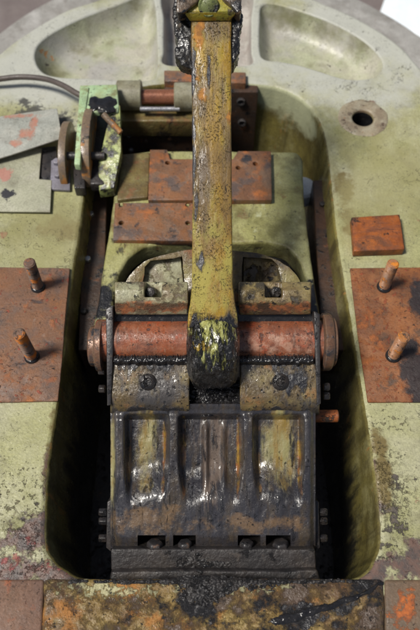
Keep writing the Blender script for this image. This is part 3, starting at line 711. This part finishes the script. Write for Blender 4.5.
# guide rails inside the opening, with bolts
ga = obj('guide_rail', wpoly([(84, 185), (107, 178), (103, 350), (78, 350)], -.07, -.20), darkrust_m, frame, bevel=.003)
for px, py in ((91, 215), (88, 260), (84, 312)):
    obj('bolt', hexbolt(W(px, py, -.07), (0, 0, 1), .0085, .009), steel_m if py < 300 else dark_m, ga, bevel=.001)
gb = obj('guide_rail', wpoly([(313, 180), (329, 180), (347, 350), (322, 350)], -.07, -.20), darkrust_m, frame, bevel=.003)
obj('bolt', hexbolt(W(322, 205, -.07), (0, 0, 1), .0075, .008), dark_m, gb, bevel=.001)
# rusty block with bolts at the back of the opening
bk = obj('back_block', wpoly([(165, 78), (257.5, 78), (258.5, 92), (164, 92)], -.005, -.36), darkrust_m, frame, bevel=.003)
obj('ledge', wpoly([(164, 70), (246, 72), (246, 83), (164, 81)], .016, -.05), cover_m, bk, bevel=.003)
def wallpt(px, py, y):                       # point of the photo on the vertical plane y = const
    d = RIGHT * ((px - 210) / F_PX) + UP * ((315 - py) / F_PX) + FWD
    return CAM + d * (y / d.y)
yb = W(211, 92, -.005).y
for px, py in ((241, 101), (242, 122), (186, 101), (186, 122)):
    obj('bolt_ring', lathe(wallpt(px, py, yb), (0, -1, 0), [(-.002, .012), (.005, .012), (.007, .010), (.006, .0065), (.001, .006), (-.001, .0)], 24), dark_m, bk)

# ------------------------------------------------------------------ rusty plates with studs
def stud(px, py, tx, ty, mat, parent, z0=.006):
    p0 = W(px, py, z0)
    # height found from where the tip shows above the foot
    best = min((abs(W(tx, ty, z0 + h).y - p0.y), h) for h in [k * .001 for k in range(20, 140)])[1]
    p1 = Vector((W(tx, ty, z0 + best).x, p0.y, z0 + best))
    ax = p1 - p0; Ln = ax.length; r = .0125
    prof = [(-.006, r)]
    h = 0.0; pitch = .0044
    while h < Ln - .006:
        prof += [(h, r), (h + pitch * .25, r), (h + pitch * .55, r - .0019), (h + pitch * .8, r - .0019)]; h += pitch
    prof += [(Ln - .003, r), (Ln, r - .003), (Ln + .0002, 0)]
    s = obj('stud', lathe(p0, ax, prof, 28), mat, parent, smooth=33)
    obj('stud_foot', lathe(p0, (0, 0, 1), [(-.004, .0165), (.003, .016), (.006, .0135), (.0065, .0125)], 28), grease_shade_m, s)
lp = thing('mounting_plate', 'flat red-brown rusted plate with two leaning studs, left of the opening', 'steel plate', W(30, 340), group='rusted plates beside the opening')
bpy.context.view_layer.update()
obj('plate', wpoly([(-60, 266), (70, 268), (66, 310), (61, 372), (58, 401), (-60, 403)], .006, .0005), plate_rust_l, lp, bevel=.002, sub=.014, wob=.0008)
stud(38, 287, 29, 262, stud_m, lp); stud(32, 357, 18.5, 333, stud_m, lp)
rp = thing('mounting_plate', 'orange rusted plate with black oil stain and two studs, right of the opening', 'steel plate', W(395, 340), group='rusted plates beside the opening')
bpy.context.view_layer.update()
obj('plate', wpoly([(350, 268), (480, 266), (490, 402), (368, 402), (358, 335)], .006, .0005), plate_rust_r, rp, bevel=.002, sub=.014, wob=.0008)
stud(384, 287, 393.5, 263, stud_r_m, rp); stud(393, 356, 404.5, 336, stud_r_m, rp)
# orange block
rb = obj('steel_block', wpoly([(351.5, 217), (400, 214), (405, 249), (354, 251)], .024, .001), block_m, bevel=.0025, sub=.014, wob=.0008)
tag(rb, 'small bright orange rusted rectangular steel block lying on the green frame', 'steel block'); recentre(rb)

# ------------------------------------------------------------------ loose sheets, upper left
def sheet(pts, zs, th, m, name):
    bm = new()
    q = [W(x, y, z) for (x, y), z in zip(pts, zs)]
    box8(bm, q, [p - Vector((0, 0, th)) for p in q])
    return obj(name, bm, m, bevel=.0012, seg=2)
o = sheet([(-40, 211), (50, 212), (51.5, 180), (39, 179), (41.5, 148), (-40, 150)], [.008, .010, .012, .012, .010, .006], .004, sheet_b, 'sheet_plate')
tag(o, 'pale notched sheet plate with a black oil spot lying on frame', 'sheet metal', 'loose sheets on the frame'); recentre(o)
o = sheet([(-40, 170), (10, 155), (62, 138), (57, 108), (-40, 122)], [.022, .030, .042, .036, .020], .004, sheet_a, 'sheet_plate')
tag(o, 'pale tilted sheet plate with scraped pink-orange patches, upper of two', 'sheet metal', 'loose sheets on the frame'); recentre(o)

o = obj('cavity_shade_plate', wpoly([(36, 148), (56, 146), (58, 182), (38, 182)], .0045, .0005), dark_m, bevel=.001)  # dark sheet put in to paint the shaded cavity between the loose sheets
tag(o, 'dark sheet standing in for the shaded cavity beside notch of the pale lower sheet', 'shade patch'); recentre(o)
# ------------------------------------------------------------------ hose
o = obj('hose', tube([W(-30, 84, .02), W(0, 79, .03), (W(22, 77, .035)), W(45, 79, .045), W(62, 85, .06), W(76, 93, .07), W(86, 98, .07)], .0072), hose_m, smooth=60)
tag(o, 'thin dark brown hose curving over frame to mint green bracket', 'hose'); recentre(o)

# ------------------------------------------------------------------ hinge bracket
hb = thing('hinge_bracket', 'mint green hinge bracket with two curved links and short lever, upper left', 'bracket', W(98, 150, 0))
bpy.context.view_layer.update()
# top plate and left web
o = obj('top_plate', wpoly([(82, 85), (117, 84), (119, 106), (118, 112), (84, 112)], .085, .070), mint_m, hb, bevel=.003)
bm = new()
a = [W(80, 85, .0885), W(89, 87, .0885), W(84, 120, .0885), W(80, 165, .080), W(74, 164, .080)]
box8(bm, a, [p - Vector((0, 0, .02)) for p in a])
obj('side_web', bm, mint_m, hb, bevel=.002)
bm = new()
a = [W(114, 105, .084), W(120, 105, .084), W(121, 150, .06), W(114, 188, .02), W(99, 190, .02), W(98, 165, .035), W(107, 125, .07)]
box8(bm, a, [p - Vector((0, 0, .03)) for p in a])
obj('side_web', bm, lime_m, hb, bevel=.002)
def link(x0, x1, ya, yb, h, m, nm='link_plate'):
    """upright half-round link plate standing on the frame, thin in x"""
    c = W((x0 + x1) / 2, (ya + yb) / 2, 0); hw = (W(x1, yb, 0) - W(x0, yb, 0)).length / 2
    y0, y1 = W(x0, ya, 0).y, W(x0, yb, 0).y
    out = []
    for k in range(25):
        a = math.pi * k / 24
        out.append(((y0 + y1) / 2 + math.cos(a) * (y1 - y0) / 2, .002 + h * math.sin(a) ** .8))
    bm = new()
    box8(bm, [Vector((c.x - hw, y, z_)) for y, z_ in out], [Vector((c.x + hw, y, z_)) for y, z_ in out])
    return obj(nm, bm, m, hb, bevel=.002)
link(65, 72, 187, 132, .080, link_m); link(88, 96, 188, 120, .098, link_m)
# pin between the links, inner dark block, base
obj('pin', cyl(W(58, 156, .05), W(105, 156, .05), .010), dark_m, hb)
obj('spacer', wpoly([(73, 165), (84, 165), (85, 188), (74, 188)], .03, .0), dark_m, hb, bevel=.003)
obj('inner_block', wpoly([(90, 112), (113, 112), (112, 150), (104, 184), (90, 184)], .028, .0), dark_m, hb, bevel=.004)
obj('base_plate', wpoly([(50, 185), (51, 160), (70, 160), (70, 190), (52, 189)], .010, .001), purple_m, hb, bevel=.002)
for px, py in ((57, 163), (58, 176)):
    obj('nut', hexbolt(W(px, py, .010), (0, 0, 1), .010, .010), purple_m, hb, bevel=.001)
obj('lever', cyl(W(103, 114, .10), W(121, 133, .075), .0075), steel_m if False else link_m, hb)
bl = [(W(104 + random.uniform(-12, 12), 104 + random.uniform(-4, 6), .085), random.uniform(.009, .015), .45) for k in range(30)]
obj('grease_lump', lumps(bl, .004, .003), grease_shade_m, hb)
# hinge barrel and rod
hr = thing('hinge_rod', 'brown rod through two grey-green sleeves between bracket and arm', 'hinge rod', W(155, 97, -.05))
bpy.context.view_layer.update()
def sleeve(x0, x1, y, r, z=.03):
    bm = lathe(W(x0, y, z), (1, 0, 0), [(0, r * .8), (0, r - .002), (.002, r), ((W(x1, y, z) - W(x0, y, z)).length - .002, r), ((W(x1, y, z) - W(x0, y, z)).length, r - .002), ((W(x1, y, z) - W(x0, y, z)).length, r * .8)], 36)
    return obj('sleeve', bm, sleeve_m, hr)
sleeve(117.5, 142, 95.5, .037); sleeve(174.5, 200, 97, .036)
obj('rod', cyl(W(128, 97, .03), W(195, 97, .03), .019), copper_m, hr)
obj('pin', cyl(W(140, 109, .022), W(180, 109, .022), .006), steel_m, hr)
obj('support_bar', wpoly([(119, 111), (196, 111), (196, 121), (119, 121)], -.002, -.06), tan_m, hr, bevel=.004)
bb = obj('bolt_plate', wpoly([(119, 122), (197, 122), (197, 126), (119, 126)], -.03, -.22), darkrust_m, hr, bevel=.002)
yb2 = W(150, 126, -.03).y
for px, py in ((129, 134), (131, 149), (146, 140), (170, 137)):
    obj('bolt', hexbolt(wallpt(px, py, yb2 + .001), (0, -1, 0), .007, .008), steel_m if px < 140 else darkrust_m, bb, bevel=.001)

# ------------------------------------------------------------------ YOKE
yk = thing('yoke', 'yellow-green cast yoke straddling the opening behind the rocker with rusted cover plates', 'yoke', W(205, 230, -.15))
bpy.context.view_layer.update()
zy = -.01
yp = [(119, 154), (150, 150), (296, 151), (303, 158), (304, 200), (309, 240), (316, 290), (326, 345), (309, 345), (309, 300), (307, 280), (300, 261), (287, 247), (268, 242.5), (160, 243.5), (143, 247), (129, 257), (119, 275), (114, 300), (111, 345), (89, 345), (98, 300), (104, 260), (109, 230), (113, 200)]
L = [Vector((W(x, y, zy).x, W(x, y, zy).y)) for x, y in yp]
L = L if area(L) > 0 else list(reversed(L))
# round the corners a little
def roundpoly(L, r=.012, n=4):
    out = []; N = len(L)
    for i in range(N):
        p, a, b = L[i], L[i - 1], L[(i + 1) % N]
        da, db = (a - p), (b - p); k = min(r, da.length * .45, db.length * .45)
        q0, q1 = p + da.normalized() * k, p + db.normalized() * k
        for j in range(n + 1):
            t = j / n; out.append((1 - t) ** 2 * q0 + 2 * t * (1 - t) * p + t * t * q1)
    return out
L = roundpoly(L)
bm = new()
va = [bm.verts.new((p.x, p.y, zy)) for p in L]; vb = [bm.verts.new((p.x, p.y, zy - .06)) for p in L]
bm.faces.new(va); bm.faces.new(list(reversed(vb)))
for k in range(len(L)): bm.faces.new([va[k], vb[k], vb[(k + 1) % len(L)], va[(k + 1) % len(L)]])
obj('yoke_body', bm, yoke_m, yk, bevel=.020, seg=6, smooth=50, sub=.02, wob=.0014)
# left raised brown pad, cover plates with holes
def holes(pts, r, z): return [cyl(W(x, y, z - .02), W(x, y, z + .02) - Vector((W(x, y, z + .02) - W(x, y, z - .02)).xy.to_3d()), r, 20, 0) for x, y in pts]
obj('pad', wpoly([(121, 154), (150, 152), (148, 197), (117, 200)], zy + .012, zy - .005), tan_m, yk, bevel=.003, sub=.014, wob=.0008)
obj('cover_plate', wpoly([(150, 149.5), (167, 149.5), (170, 159), (233, 159), (238, 151), (271, 151), (272, 200), (148, 200)], zy + .016, zy - .005), cover_m, yk, bevel=.0025,
    cuts=holes([(168, 168), (255, 169), (238, 173)], .0062, zy + .016))
obj('cover_plate', wpoly([(115, 203), (195, 203), (195, 241), (113, 240)], zy + .013, zy - .004), cover_m, yk, bevel=.0025,
    cuts=holes([(122, 210), (122, 228), (188, 210), (188, 228)], .0062, zy + .013))
for x, y in ((111, 172), (303, 186)):
    p = W(x, y, -.12)
    obj('gap_light_disc', cyl(p - Vector((0, 0, .05)), p, .036, 40, .006), white_m, yk)  # white disc added in place of bright floor light showing through the gap

# ------------------------------------------------------------------ ROCKER BRACKET (tilted linkage)
rk = thing('rocker_bracket', 'oil soaked ribbed rocker bracket carrying an orange shaft in two bearings', 'rocker bracket', C(212, 575, 1.34), tilt=True)
bpy.context.view_layer.update()
def sstep(a, b, x):
    t = max(0.0, min(1.0, (x - a) / (b - a))); return t * t * (3 - 2 * t)
def boxs(x, a, b, s): return sstep(a - s, a + s, x) * (1 - sstep(b - s, b + s, x))
D0 = 1.335
def rib_h(x, y):
    """casting relief in metres above the back of the panels"""
    top = 0.033
    fl_ = 5.0 * sstep(455, 515, y)                 # ribs flare towards the foot
    rec = max(boxs(x, 126 + fl_ * .5, 167 - fl_, 3.4), boxs(x, 180 + fl_, 241 - fl_, 3.4), boxs(x, 255 + fl_, 302 - fl_ * .5, 3.4))
    # panels run out at the foot with a swelling lip
    bot = 492 + 4 * math.sin(x * .11)
    vm = sstep(413, 420, y) * (1 - sstep(bot - 30, bot + 14, y))
    h = top * (1 - rec * vm)
    h += 0.010 * boxs(x, 203, 208, 2.2) * sstep(420, 432, y) * (1 - sstep(bot - 16, bot + 8, y))
    h += 0.008 * boxs(x, 222, 226, 2.2) * sstep(420, 432, y) * (1 - sstep(bot - 16, bot + 8, y))
    h -= 0.012 * sstep(532, 549, y) ** 2
    h -= 0.010 * (1 - sstep(111, 117, x)) + 0.010 * sstep(309, 315, x)
    h -= 0.006 * boxs(y, 408, 417, 4)
    h += 0.0016 * nz((x * .05, y * .03, 0), 1.0, 3) + 0.0009 * nz((x * .18, y * .1, 1), 1.0, 9)
    return h
notch = [(138, 166), (173, 195.5), (238, 260), (266, 291)]
bm = new(); grid = {}
XS = [110.5 + k * (205.0 / 190) for k in range(191)]; YS = [404 + k * (144.5 / 120) for k in range(121)]
for i, x in enumerate(XS):
    for j, y in enumerate(YS): grid[i, j] = bm.verts.new(C(x, y, D0 - rib_h(x, y)))
def innotch(x, y): return y > 535.5 and any(a < x < b for a, b in notch)
for i in range(190):
    for j in range(120):
        xm, ym = (XS[i] + XS[i + 1]) / 2, (YS[j] + YS[j + 1]) / 2
        if innotch(xm, ym): continue
        bm.faces.new([grid[i, j], grid[i, j + 1], grid[i + 1, j + 1], grid[i + 1, j]])
bmesh.ops.delete(bm, geom=[v for v in bm.verts if not v.link_faces], context='VERTS')
be = [e for e in bm.edges if len(e.link_faces) == 1]
r = bmesh.ops.extrude_edge_only(bm, edges=be)
for g in r['geom']:
    if isinstance(g, bmesh.types.BMVert): g.co += FWD * (.05)
bm.normal_update()
obj('ribbed_plate', bm, rib_m, rk, smooth=50)
obj('notch_shade_plate', cbox(113, 312, 410, 547, D0 + .045, D0 + .07), grease_shade_m, rk)  # black sheet added to paint the dark depth of the notches
# nuts in the notches
for k, (a, b) in enumerate(notch):
    x = (a + b) / 2 + (2, 1, -3, 3)[k]
    obj('nut', hexbolt(C(x, 551, D0 - .022), UP + RIGHT * (.12, -.05, .06, -.15)[k] - FWD * .25, .0165 if k in (0, 3) else .014, .021), dark_m, rk, bevel=.002, sub=.006, wob=.001)
# lugs
lugp = [(361.5, -.05), (361.5, .030), (363.5, .036), (380, .040), (395, .042), (402, .040), (408, .034), (412.5, .024), (415, .010), (415.5, -.05)]
for x0, x1, bx in ((110.5, 189.5, 148), (240, 319.5, 280.5)):
    lg = obj('lug', xprism(x0, x1, lugp, 1.335), lug_m, rk, bevel=.003, sub=.012, wob=.0011)
    obj('bolt_head', lathe(C(bx, 382, 1.296), -FWD, [(-.004, .0165), (.003, .016), (.006, .012), (.0065, .009), (.004, .007), (.004, 0)], 28), bolt_m, lg)
# bearing caps with notched bolt seats
capp = [(282, -.05), (282, .028), (290, .042), (303, .042), (314.5, .016), (316, -.05)]
for x0, x1, bx, m in ((115, 188, 151.5, cap_l_m), (239, 311, 275, cap_r_m)):
    cut = cbox(bx - 9, bx + 9, 280, 297, 1.25, 1.322)
    cpx = obj('bearing_cap', xprism(x0, x1, capp, 1.32), m, rk, bevel=.0025, cuts=[cut], sub=.012, wob=.0012)
    obj('bolt', hexbolt(C(bx, 292.5, 1.324), -FWD, .0115, .028), bolt_m, cpx, bevel=.001)
obj('gap_shade_block', cbox(114, 312, 306, 335, 1.318, 1.40), grease_shade_m, rk)  # black block added to paint the dark gap between caps and shaft
# shaft
obj('shaft', cyl(C(97, 340.5, 1.335), C(329, 340.5, 1.335), .041, 56, .002), shaft_m, rk)
# end discs, straps and collars
c0 = C(108, 341, 1.33)
obj('end_disc', lathe(C(90, 346, 1.335), (1, 0, 0), [(0, .034), (.003, .039), (.012, .040), (.014, .036), (.014, .048), (.019, .051), (.026, .051), (.028, .047)], 44), disc_m, rk)
obj('end_disc', lathe(C(334.5, 342, 1.335), (-1, 0, 0), [(0, .044), (.002, .047), (.007, .047), (.008, .042), (.008, .053), (.012, .056), (.024, .056), (.027, .052)], 44), disc_m, rk)
obj('strap', cpoly([(105.5, 309), (113, 305), (113, 350), (111, 405), (107, 406), (106.5, 360)], 1.29, 1.34), dark_m, rk, bevel=.002)
obj('strap', cpoly([(314, 311), (320, 314), (321, 404), (317, 406), (316, 372)], 1.29, 1.34), dark_m, rk, bevel=.002)
for x, y in ((104.5, 371), (105, 389), (323.5, 387), (323.5, 396)):
    obj('bolt', hexbolt(C(x, y, 1.325), (-1 if x < 200 else 1, 0, 0), .0085, .012), bolt_m, rk, bevel=.001)
# side bolts low down
for x, s in ((111, -1), (315, 1)):
    obj('side_plate', cpoly([(x, 500), (x + s * 4, 502), (x + s * 5, 548), (x, 552)], 1.33, 1.40), dark_m, rk, bevel=.002)
    for y in (512, 521, 538):
        obj('bolt', hexbolt(C(x + s * 4, y, 1.345), (s, 0, 0), .0085, .016), bolt_m, rk, bevel=.001)
# base bar
obj('base_bar', cpoly([(111.5, 549), (315.5, 549), (316, 570), (111, 570)], 1.294, 1.37), base_m, rk, bevel=.003, sub=.012, wob=.0015)
obj('base_ledge', cpoly([(111, 571), (317, 571), (320, 582), (108, 582)], 1.278, 1.37), base_m, rk, bevel=.004, sub=.010, wob=.003)
# housing inside the arch of the yoke
hp = [(213 + 90 * (1 if math.cos(a) > 0 else -1) * abs(math.cos(a)) ** .8, 300 - 50 * math.sin(a) ** .75) for a in [math.pi * k / 30 for k in range(31)]] + [(123, 330), (303, 330)]
obj('housing', cpoly(hp, 1.405, 1.55), tan_m, rk, bevel=.006, smooth=50, sub=.012, wob=.003, cuts=[cpoly([(139, 296), (143, 266), (149, 260), (182, 256), (186, 296)], 1.38, 1.445), cpoly([(242, 296), (243, 256), (274, 258), (280, 264), (284, 296)], 1.38, 1.445)])
obj('inner_face', cpoly([(139.6, 296), (143.6, 266.6), (149.4, 260.6), (181.5, 256.8), (185.3, 296)], 1.424, 1.4445), cap_l_m, rk, bevel=.002, sub=.01, wob=.003)
obj('inner_face', cpoly([(242.6, 296), (243.6, 256.8), (273.6, 258.7), (279.4, 264.5), (283.4, 296)], 1.424, 1.4445), cap_r_m, rk, bevel=.002, sub=.01, wob=.003)
# short orange stub right of the lug, loose plates deep in the opening
obj('stub', cyl(C(314, 416, 1.37), C(338, 416, 1.37), .0125), block_m, rk)

# combs of grease under the shaft and clots in the fork
obj('fork_web', cbox(188.5, 241, 380, 416, 1.335, 1.40), dark_m, rk)
def comb(x, y):
    top = 356.0 - 4.5 * max(0, mnoise.noise(Vector((x * .42, 0, 1)))) - 3.5 * max(0, mnoise.noise(Vector((x * 1.1, 3, 1)))) ** 1.2
    bot = 364.5 + 2.5 * mnoise.noise(Vector((x * .2, 7, 1)))
    e = min(y - top, bot - y)
    return min(.0065, e * .0022) + .0018 * fbm(x * .35, y * .35, 2) if e > 0 else e * .001
for x0, x1 in ((114, 189), (240, 313)):
    g = obj('grease_bead', crust(fr(x0, x1, .5), fr(349, 368, .5), lambda x, y: C(x, y, 1.294), -FWD, comb), grease_shade_m, rk, smooth=80); g['kind'] = 'stuff'
def forkg(x, y):
    e = min(x - 189, 240.5 - x, 415 - y)
    return .012 + .012 * fbm(x * .05, y * .16, 4) + .004 * fbm(x * .3, y * .5, 8) if e > 0 else -.001
g = obj('clotted_grease', crust(fr(188.6, 240.9, .6), fr(381, 415.6, .6), lambda x, y: C(x, y, 1.334), -FWD, forkg), grease_shade_m, rk, smooth=80); g['kind'] = 'stuff'

# ------------------------------------------------------------------ ARM
am = thing('lever_arm', 'long ochre yellow flat lever arm with black greased eye on the shaft', 'lever arm', C(213, 345, 1.335), tilt=True)
bpy.context.view_layer.update()
bm = new()
L_ = [(191.0, -70), (190.8, 0), (191.3, 60), (192.2, 140), (192.4, 220), (191.8, 285), (190, 305), (188.5, 314), (187.6, 328)]
R_ = [(231.3, -70), (231.5, 0), (231.5, 60), (231.6, 140), (232.2, 220), (233, 285), (235.5, 305), (237.5, 314), (238.4, 328)]
a = [C(x, y, 1.236) for x, y in L_] + [C(x, y, 1.236) for x, y in reversed(R_)]
box8(bm, a, [p + FWD * .05 for p in a])
obj('bar', bm, arm_m, am, bevel=.0035, sub=.016, wob=.0011)
bm = new()
cE = C(213, 346, 1.30); rr = .080; hw = (C(238.5, 346, 1.30) - C(187.5, 346, 1.30)).length / 2
prof = []
N = 26
for k in range(N + 1):
    t = -1 + 2 * k / N
    prof.append((t * hw, rr * (1 - abs(t) ** 5.0 * .34)))
bm = lathe(cE, (1, 0, 0), prof, 72)
bmesh.ops.subdivide_edges(bm, edges=bm.edges[:], cuts=2, use_grid_fill=True)
for v in bm.verts:
    d = v.co - cE; d.x *= .3
    if d.length > .02: q = Vector((v.co.x * 2, v.co.y * .8, v.co.z * .8)); v.co += d.normalized() * (.0025 * nz(v.co, 40) + .0022 * nz(q, 90, 3) + .0010 * nz(q, 220, 8))
obj('eye', bm, eye_m, am, smooth=80)
bl = []
for k in range(34):
    u = random.uniform(-1, 1)
    bl.append((C(213 + u * 23, random.uniform(322, 384), 1.233 + .012 * abs(u)), random.uniform(.004, .008), .7))
for k in range(14):
    bl.append((C(random.choice([189, 237]) + random.uniform(-2, 2), random.uniform(312, 380), 1.255), random.uniform(.006, .010), 1.0))

# ------------------------------------------------------------------ TOP CLEVIS
tc = thing('top_clevis', 'black grease-caked clevis with yellow-green nut plate clasping the arm top', 'clevis', C(210, 0, 1.24), tilt=True)
bpy.context.view_layer.update()
yl = grunge('yellow_green_nut_paint', [(0.36, 0.27, 0.02), (0.28, 0.27, 0.045), (0.30, 0.15, 0.02)], [dict(c=(.04, .03, .02), s=40, d=12, lo=.52, hi=.62, h=-.2, r=.3)], rough=.35, vs=30, bump=1.2, edge=((.06, .045, .025), .004, .8))
hd = grunge('brown_greasy_head', [(0.12, 0.075, 0.04), (0.07, 0.05, 0.035), (0.17, 0.12, 0.07)], [dict(c=BLACK, s=30, d=12, lo=.5, hi=.6, r=.22, h=.3)], rough=.35, vs=24, bump=1.5, edge=((.3, .22, .12), .003, .5), oil=.6)
gn = grunge('dull_green_nut', [(0.16, 0.19, 0.07), (0.09, 0.10, 0.035)], [dict(c=BLACK, s=40, d=12, lo=.5, hi=.6, r=.3, h=.2)], rough=.35, vs=30, bump=1.4)
bm = new()                                    # lower yellow facet, sloping back to the arm
box8(bm, [C(184, 12.5, 1.218), C(237, 12.5, 1.218), C(229.5, 21, 1.234), C(190, 21, 1.234)], [C(184, 12.5, 1.24), C(237, 12.5, 1.24), C(229.5, 21, 1.24), C(190, 21, 1.24)])
obj('nut_plate', bm, yl, tc, bevel=.0015)
obj('nut_seat', cpoly([(186, 12), (197, 2), (204, -6), (218, -6), (226, 2), (236, 12)], 1.221, 1.24), yl, tc, bevel=.0015)
obj('cap_nut', lathe(C(208.5, 6, 1.2195), -FWD - UP * .5, [(-.008, .0185), (.002, .0185), (.004, .0165), (.003, .013), (.0045, .011), (.005, 0)], 32), gn, tc)
obj('head_jaw', cpoly([(177, -70), (201, -70), (204, -8), (197, 1), (191, 6), (184, 13), (177, 14)], 1.210, 1.245), hd, tc, bevel=.004, sub=.008, wob=.0022)
obj('head_jaw', cpoly([(218, -70), (241, -70), (241, 13), (237, 13), (231, 6), (225, 1), (219, -8)], 1.210, 1.245), hd, tc, bevel=.004, sub=.008, wob=.0022)
def ragged(pts, d0, d1, name, parent, m):
    q = []
    for k in range(len(pts)):
        a, b = Vector(pts[k]), Vector(pts[(k + 1) % len(pts)])
        nn_ = max(1, int((b - a).length / 1.6))
        for i in range(nn_):
            p = a.lerp(b, i / nn_); q.append((p.x + 1.1 * nz((p.x, p.y, 0), .22) + random.uniform(-.45, .45), p.y + 1.3 * nz((p.x, p.y, 4), .22) + random.uniform(-.5, .5)))
    bm = cpoly(q, d0, d1)
    bmesh.ops.triangulate(bm, faces=[f for f in bm.faces if len(f.verts) > 4])
    me = bpy.data.meshes.new('t'); bm.to_mesh(me); bm.free()
    o = bpy.data.objects.new('t', me); COL.objects.link(o)
    md = o.modifiers.new('r', 'REMESH'); md.mode = 'VOXEL'; md.voxel_size = .0024
    bm = new(); bm.from_mesh(o.evaluated_get(bpy.context.evaluated_depsgraph_get()).to_mesh())
    bpy.data.objects.remove(o); bpy.data.meshes.remove(me); bm.normal_update()
    for v in bm.verts:
        v.co = v.co + v.normal * (.0035 * nz((v.co.x, v.co.y * .5, v.co.z * .5), 60) + .0022 * nz(v.co, 150, 4) + .0012 * nz(v.co, 360, 7))
    return obj(name, bm, m, parent, smooth=80)
ragged([(172, -70), (193, -70), (193, 69), (184, 66), (179, 63), (176, 56), (174, 49), (177, 44), (175, 36), (174, 20), (173, 12), (174, 5)], 1.248, 1.29, 'cheek', tc, soot_m)
ragged([(229, -70), (241, -70), (241.5, 15), (240, 35), (239, 52), (234, 62), (229, 66)], 1.245, 1.30, 'cheek', tc, soot_m)
# ------------------------------------------------------------------ DIRT on base bar and front bar
def heap(x, y):
    m = 1.25 * math.exp(-((x - 203) / 24) ** 2 - ((y - 587) / 15) ** 2) + .8 * math.exp(-((y - 581.5) / 2.6) ** 2) * (.72 + .28 * sstep(100, 116, x) * (1 - sstep(314, 330, x))) * sstep(56, 66, x) * (1 - sstep(366, 378, x))
    m += .6 * math.exp(-((x - 245) / 34) ** 2 - ((y - 586) / 7) ** 2) - .42 + .42 * fbm(x * .06, y * .11, 1)
    return m * .006 + (.0024 * fbm(x * .45, y * .7, 5, 3) if m > 0 else 0)
o = obj('oily_dirt', crust(fr(54, 380, .7), fr(575.5, 616, .6), lambda x, y: W(x, y, .005), Vector((0, 0, 1)), heap), mud_m, smooth=80); o['kind'] = 'stuff'
tag(o, 'crumbly black oily dirt heaped along the foot of rocker', 'dirt')
def cake(x, y):
    m = 1.2 * math.exp(-((x - 190) / 17) ** 2 - ((y - 562) / 9) ** 2) + .7 * math.exp(-((x - 222) / 20) ** 2 - ((y - 565) / 6) ** 2) - .6 + .45 * fbm(x * .08, y * .12, 3)
    return m * .006 + (.0022 * fbm(x * .45, y * .6, 6, 3) if m > 0 else 0)
g = obj('caked_dirt', crust(fr(150, 270, .7), fr(550, 570, .6), lambda x, y: C(x, y, 1.2935), -FWD, cake), mud_m, rk, smooth=80); g['kind'] = 'stuff'
def tar(x, y):
    t = (378 - x) / 105.0
    if t < -.05 or t > 1.1: return -.002
    yc = 584 + 38 * max(0, t) ** .7 + 2.5 * mnoise.noise(Vector((x * .08, 0, 2)))
    wd = 2.2 + 3.6 * max(0, t) + 1.6 * mnoise.noise(Vector((x * .12, 5, 2)))
    m = 1 - ((y - yc) / wd) ** 2 - .35 * abs(fbm(x * .1, y * .15, 6)) - 1.2 * sstep(.9, 1.1, t)
    return m * .0032 + (.0012 * fbm(x * .16, y * .3, 7, 3) if m > 0 else 0)
o = obj('tar_streak', crust(fr(262, 386, .6), fr(576, 632, .6), lambda x, y: W(x, y, .0045), Vector((0, 0, 1)), tar), grease_shade_m, smooth=80); o['kind'] = 'stuff'
tag(o, 'shiny black tar streak running diagonally across the front bar', 'tar')

# ------------------------------------------------------------------ bright board on the floor behind, upper right
bm = wpoly([(388, -10), (379, 15), (440, 46), (560, 100), (560, -60), (392, -60)], FZ + .018, FZ + .002)
o = obj('white_board', bm, white_m, bevel=.004)
for p in ((395, 0), (430, 20)): pass
tag(o, 'bright white board lying on the floor behind the machine frame', 'board'); recentre(o)
o.location.z = o.location.z
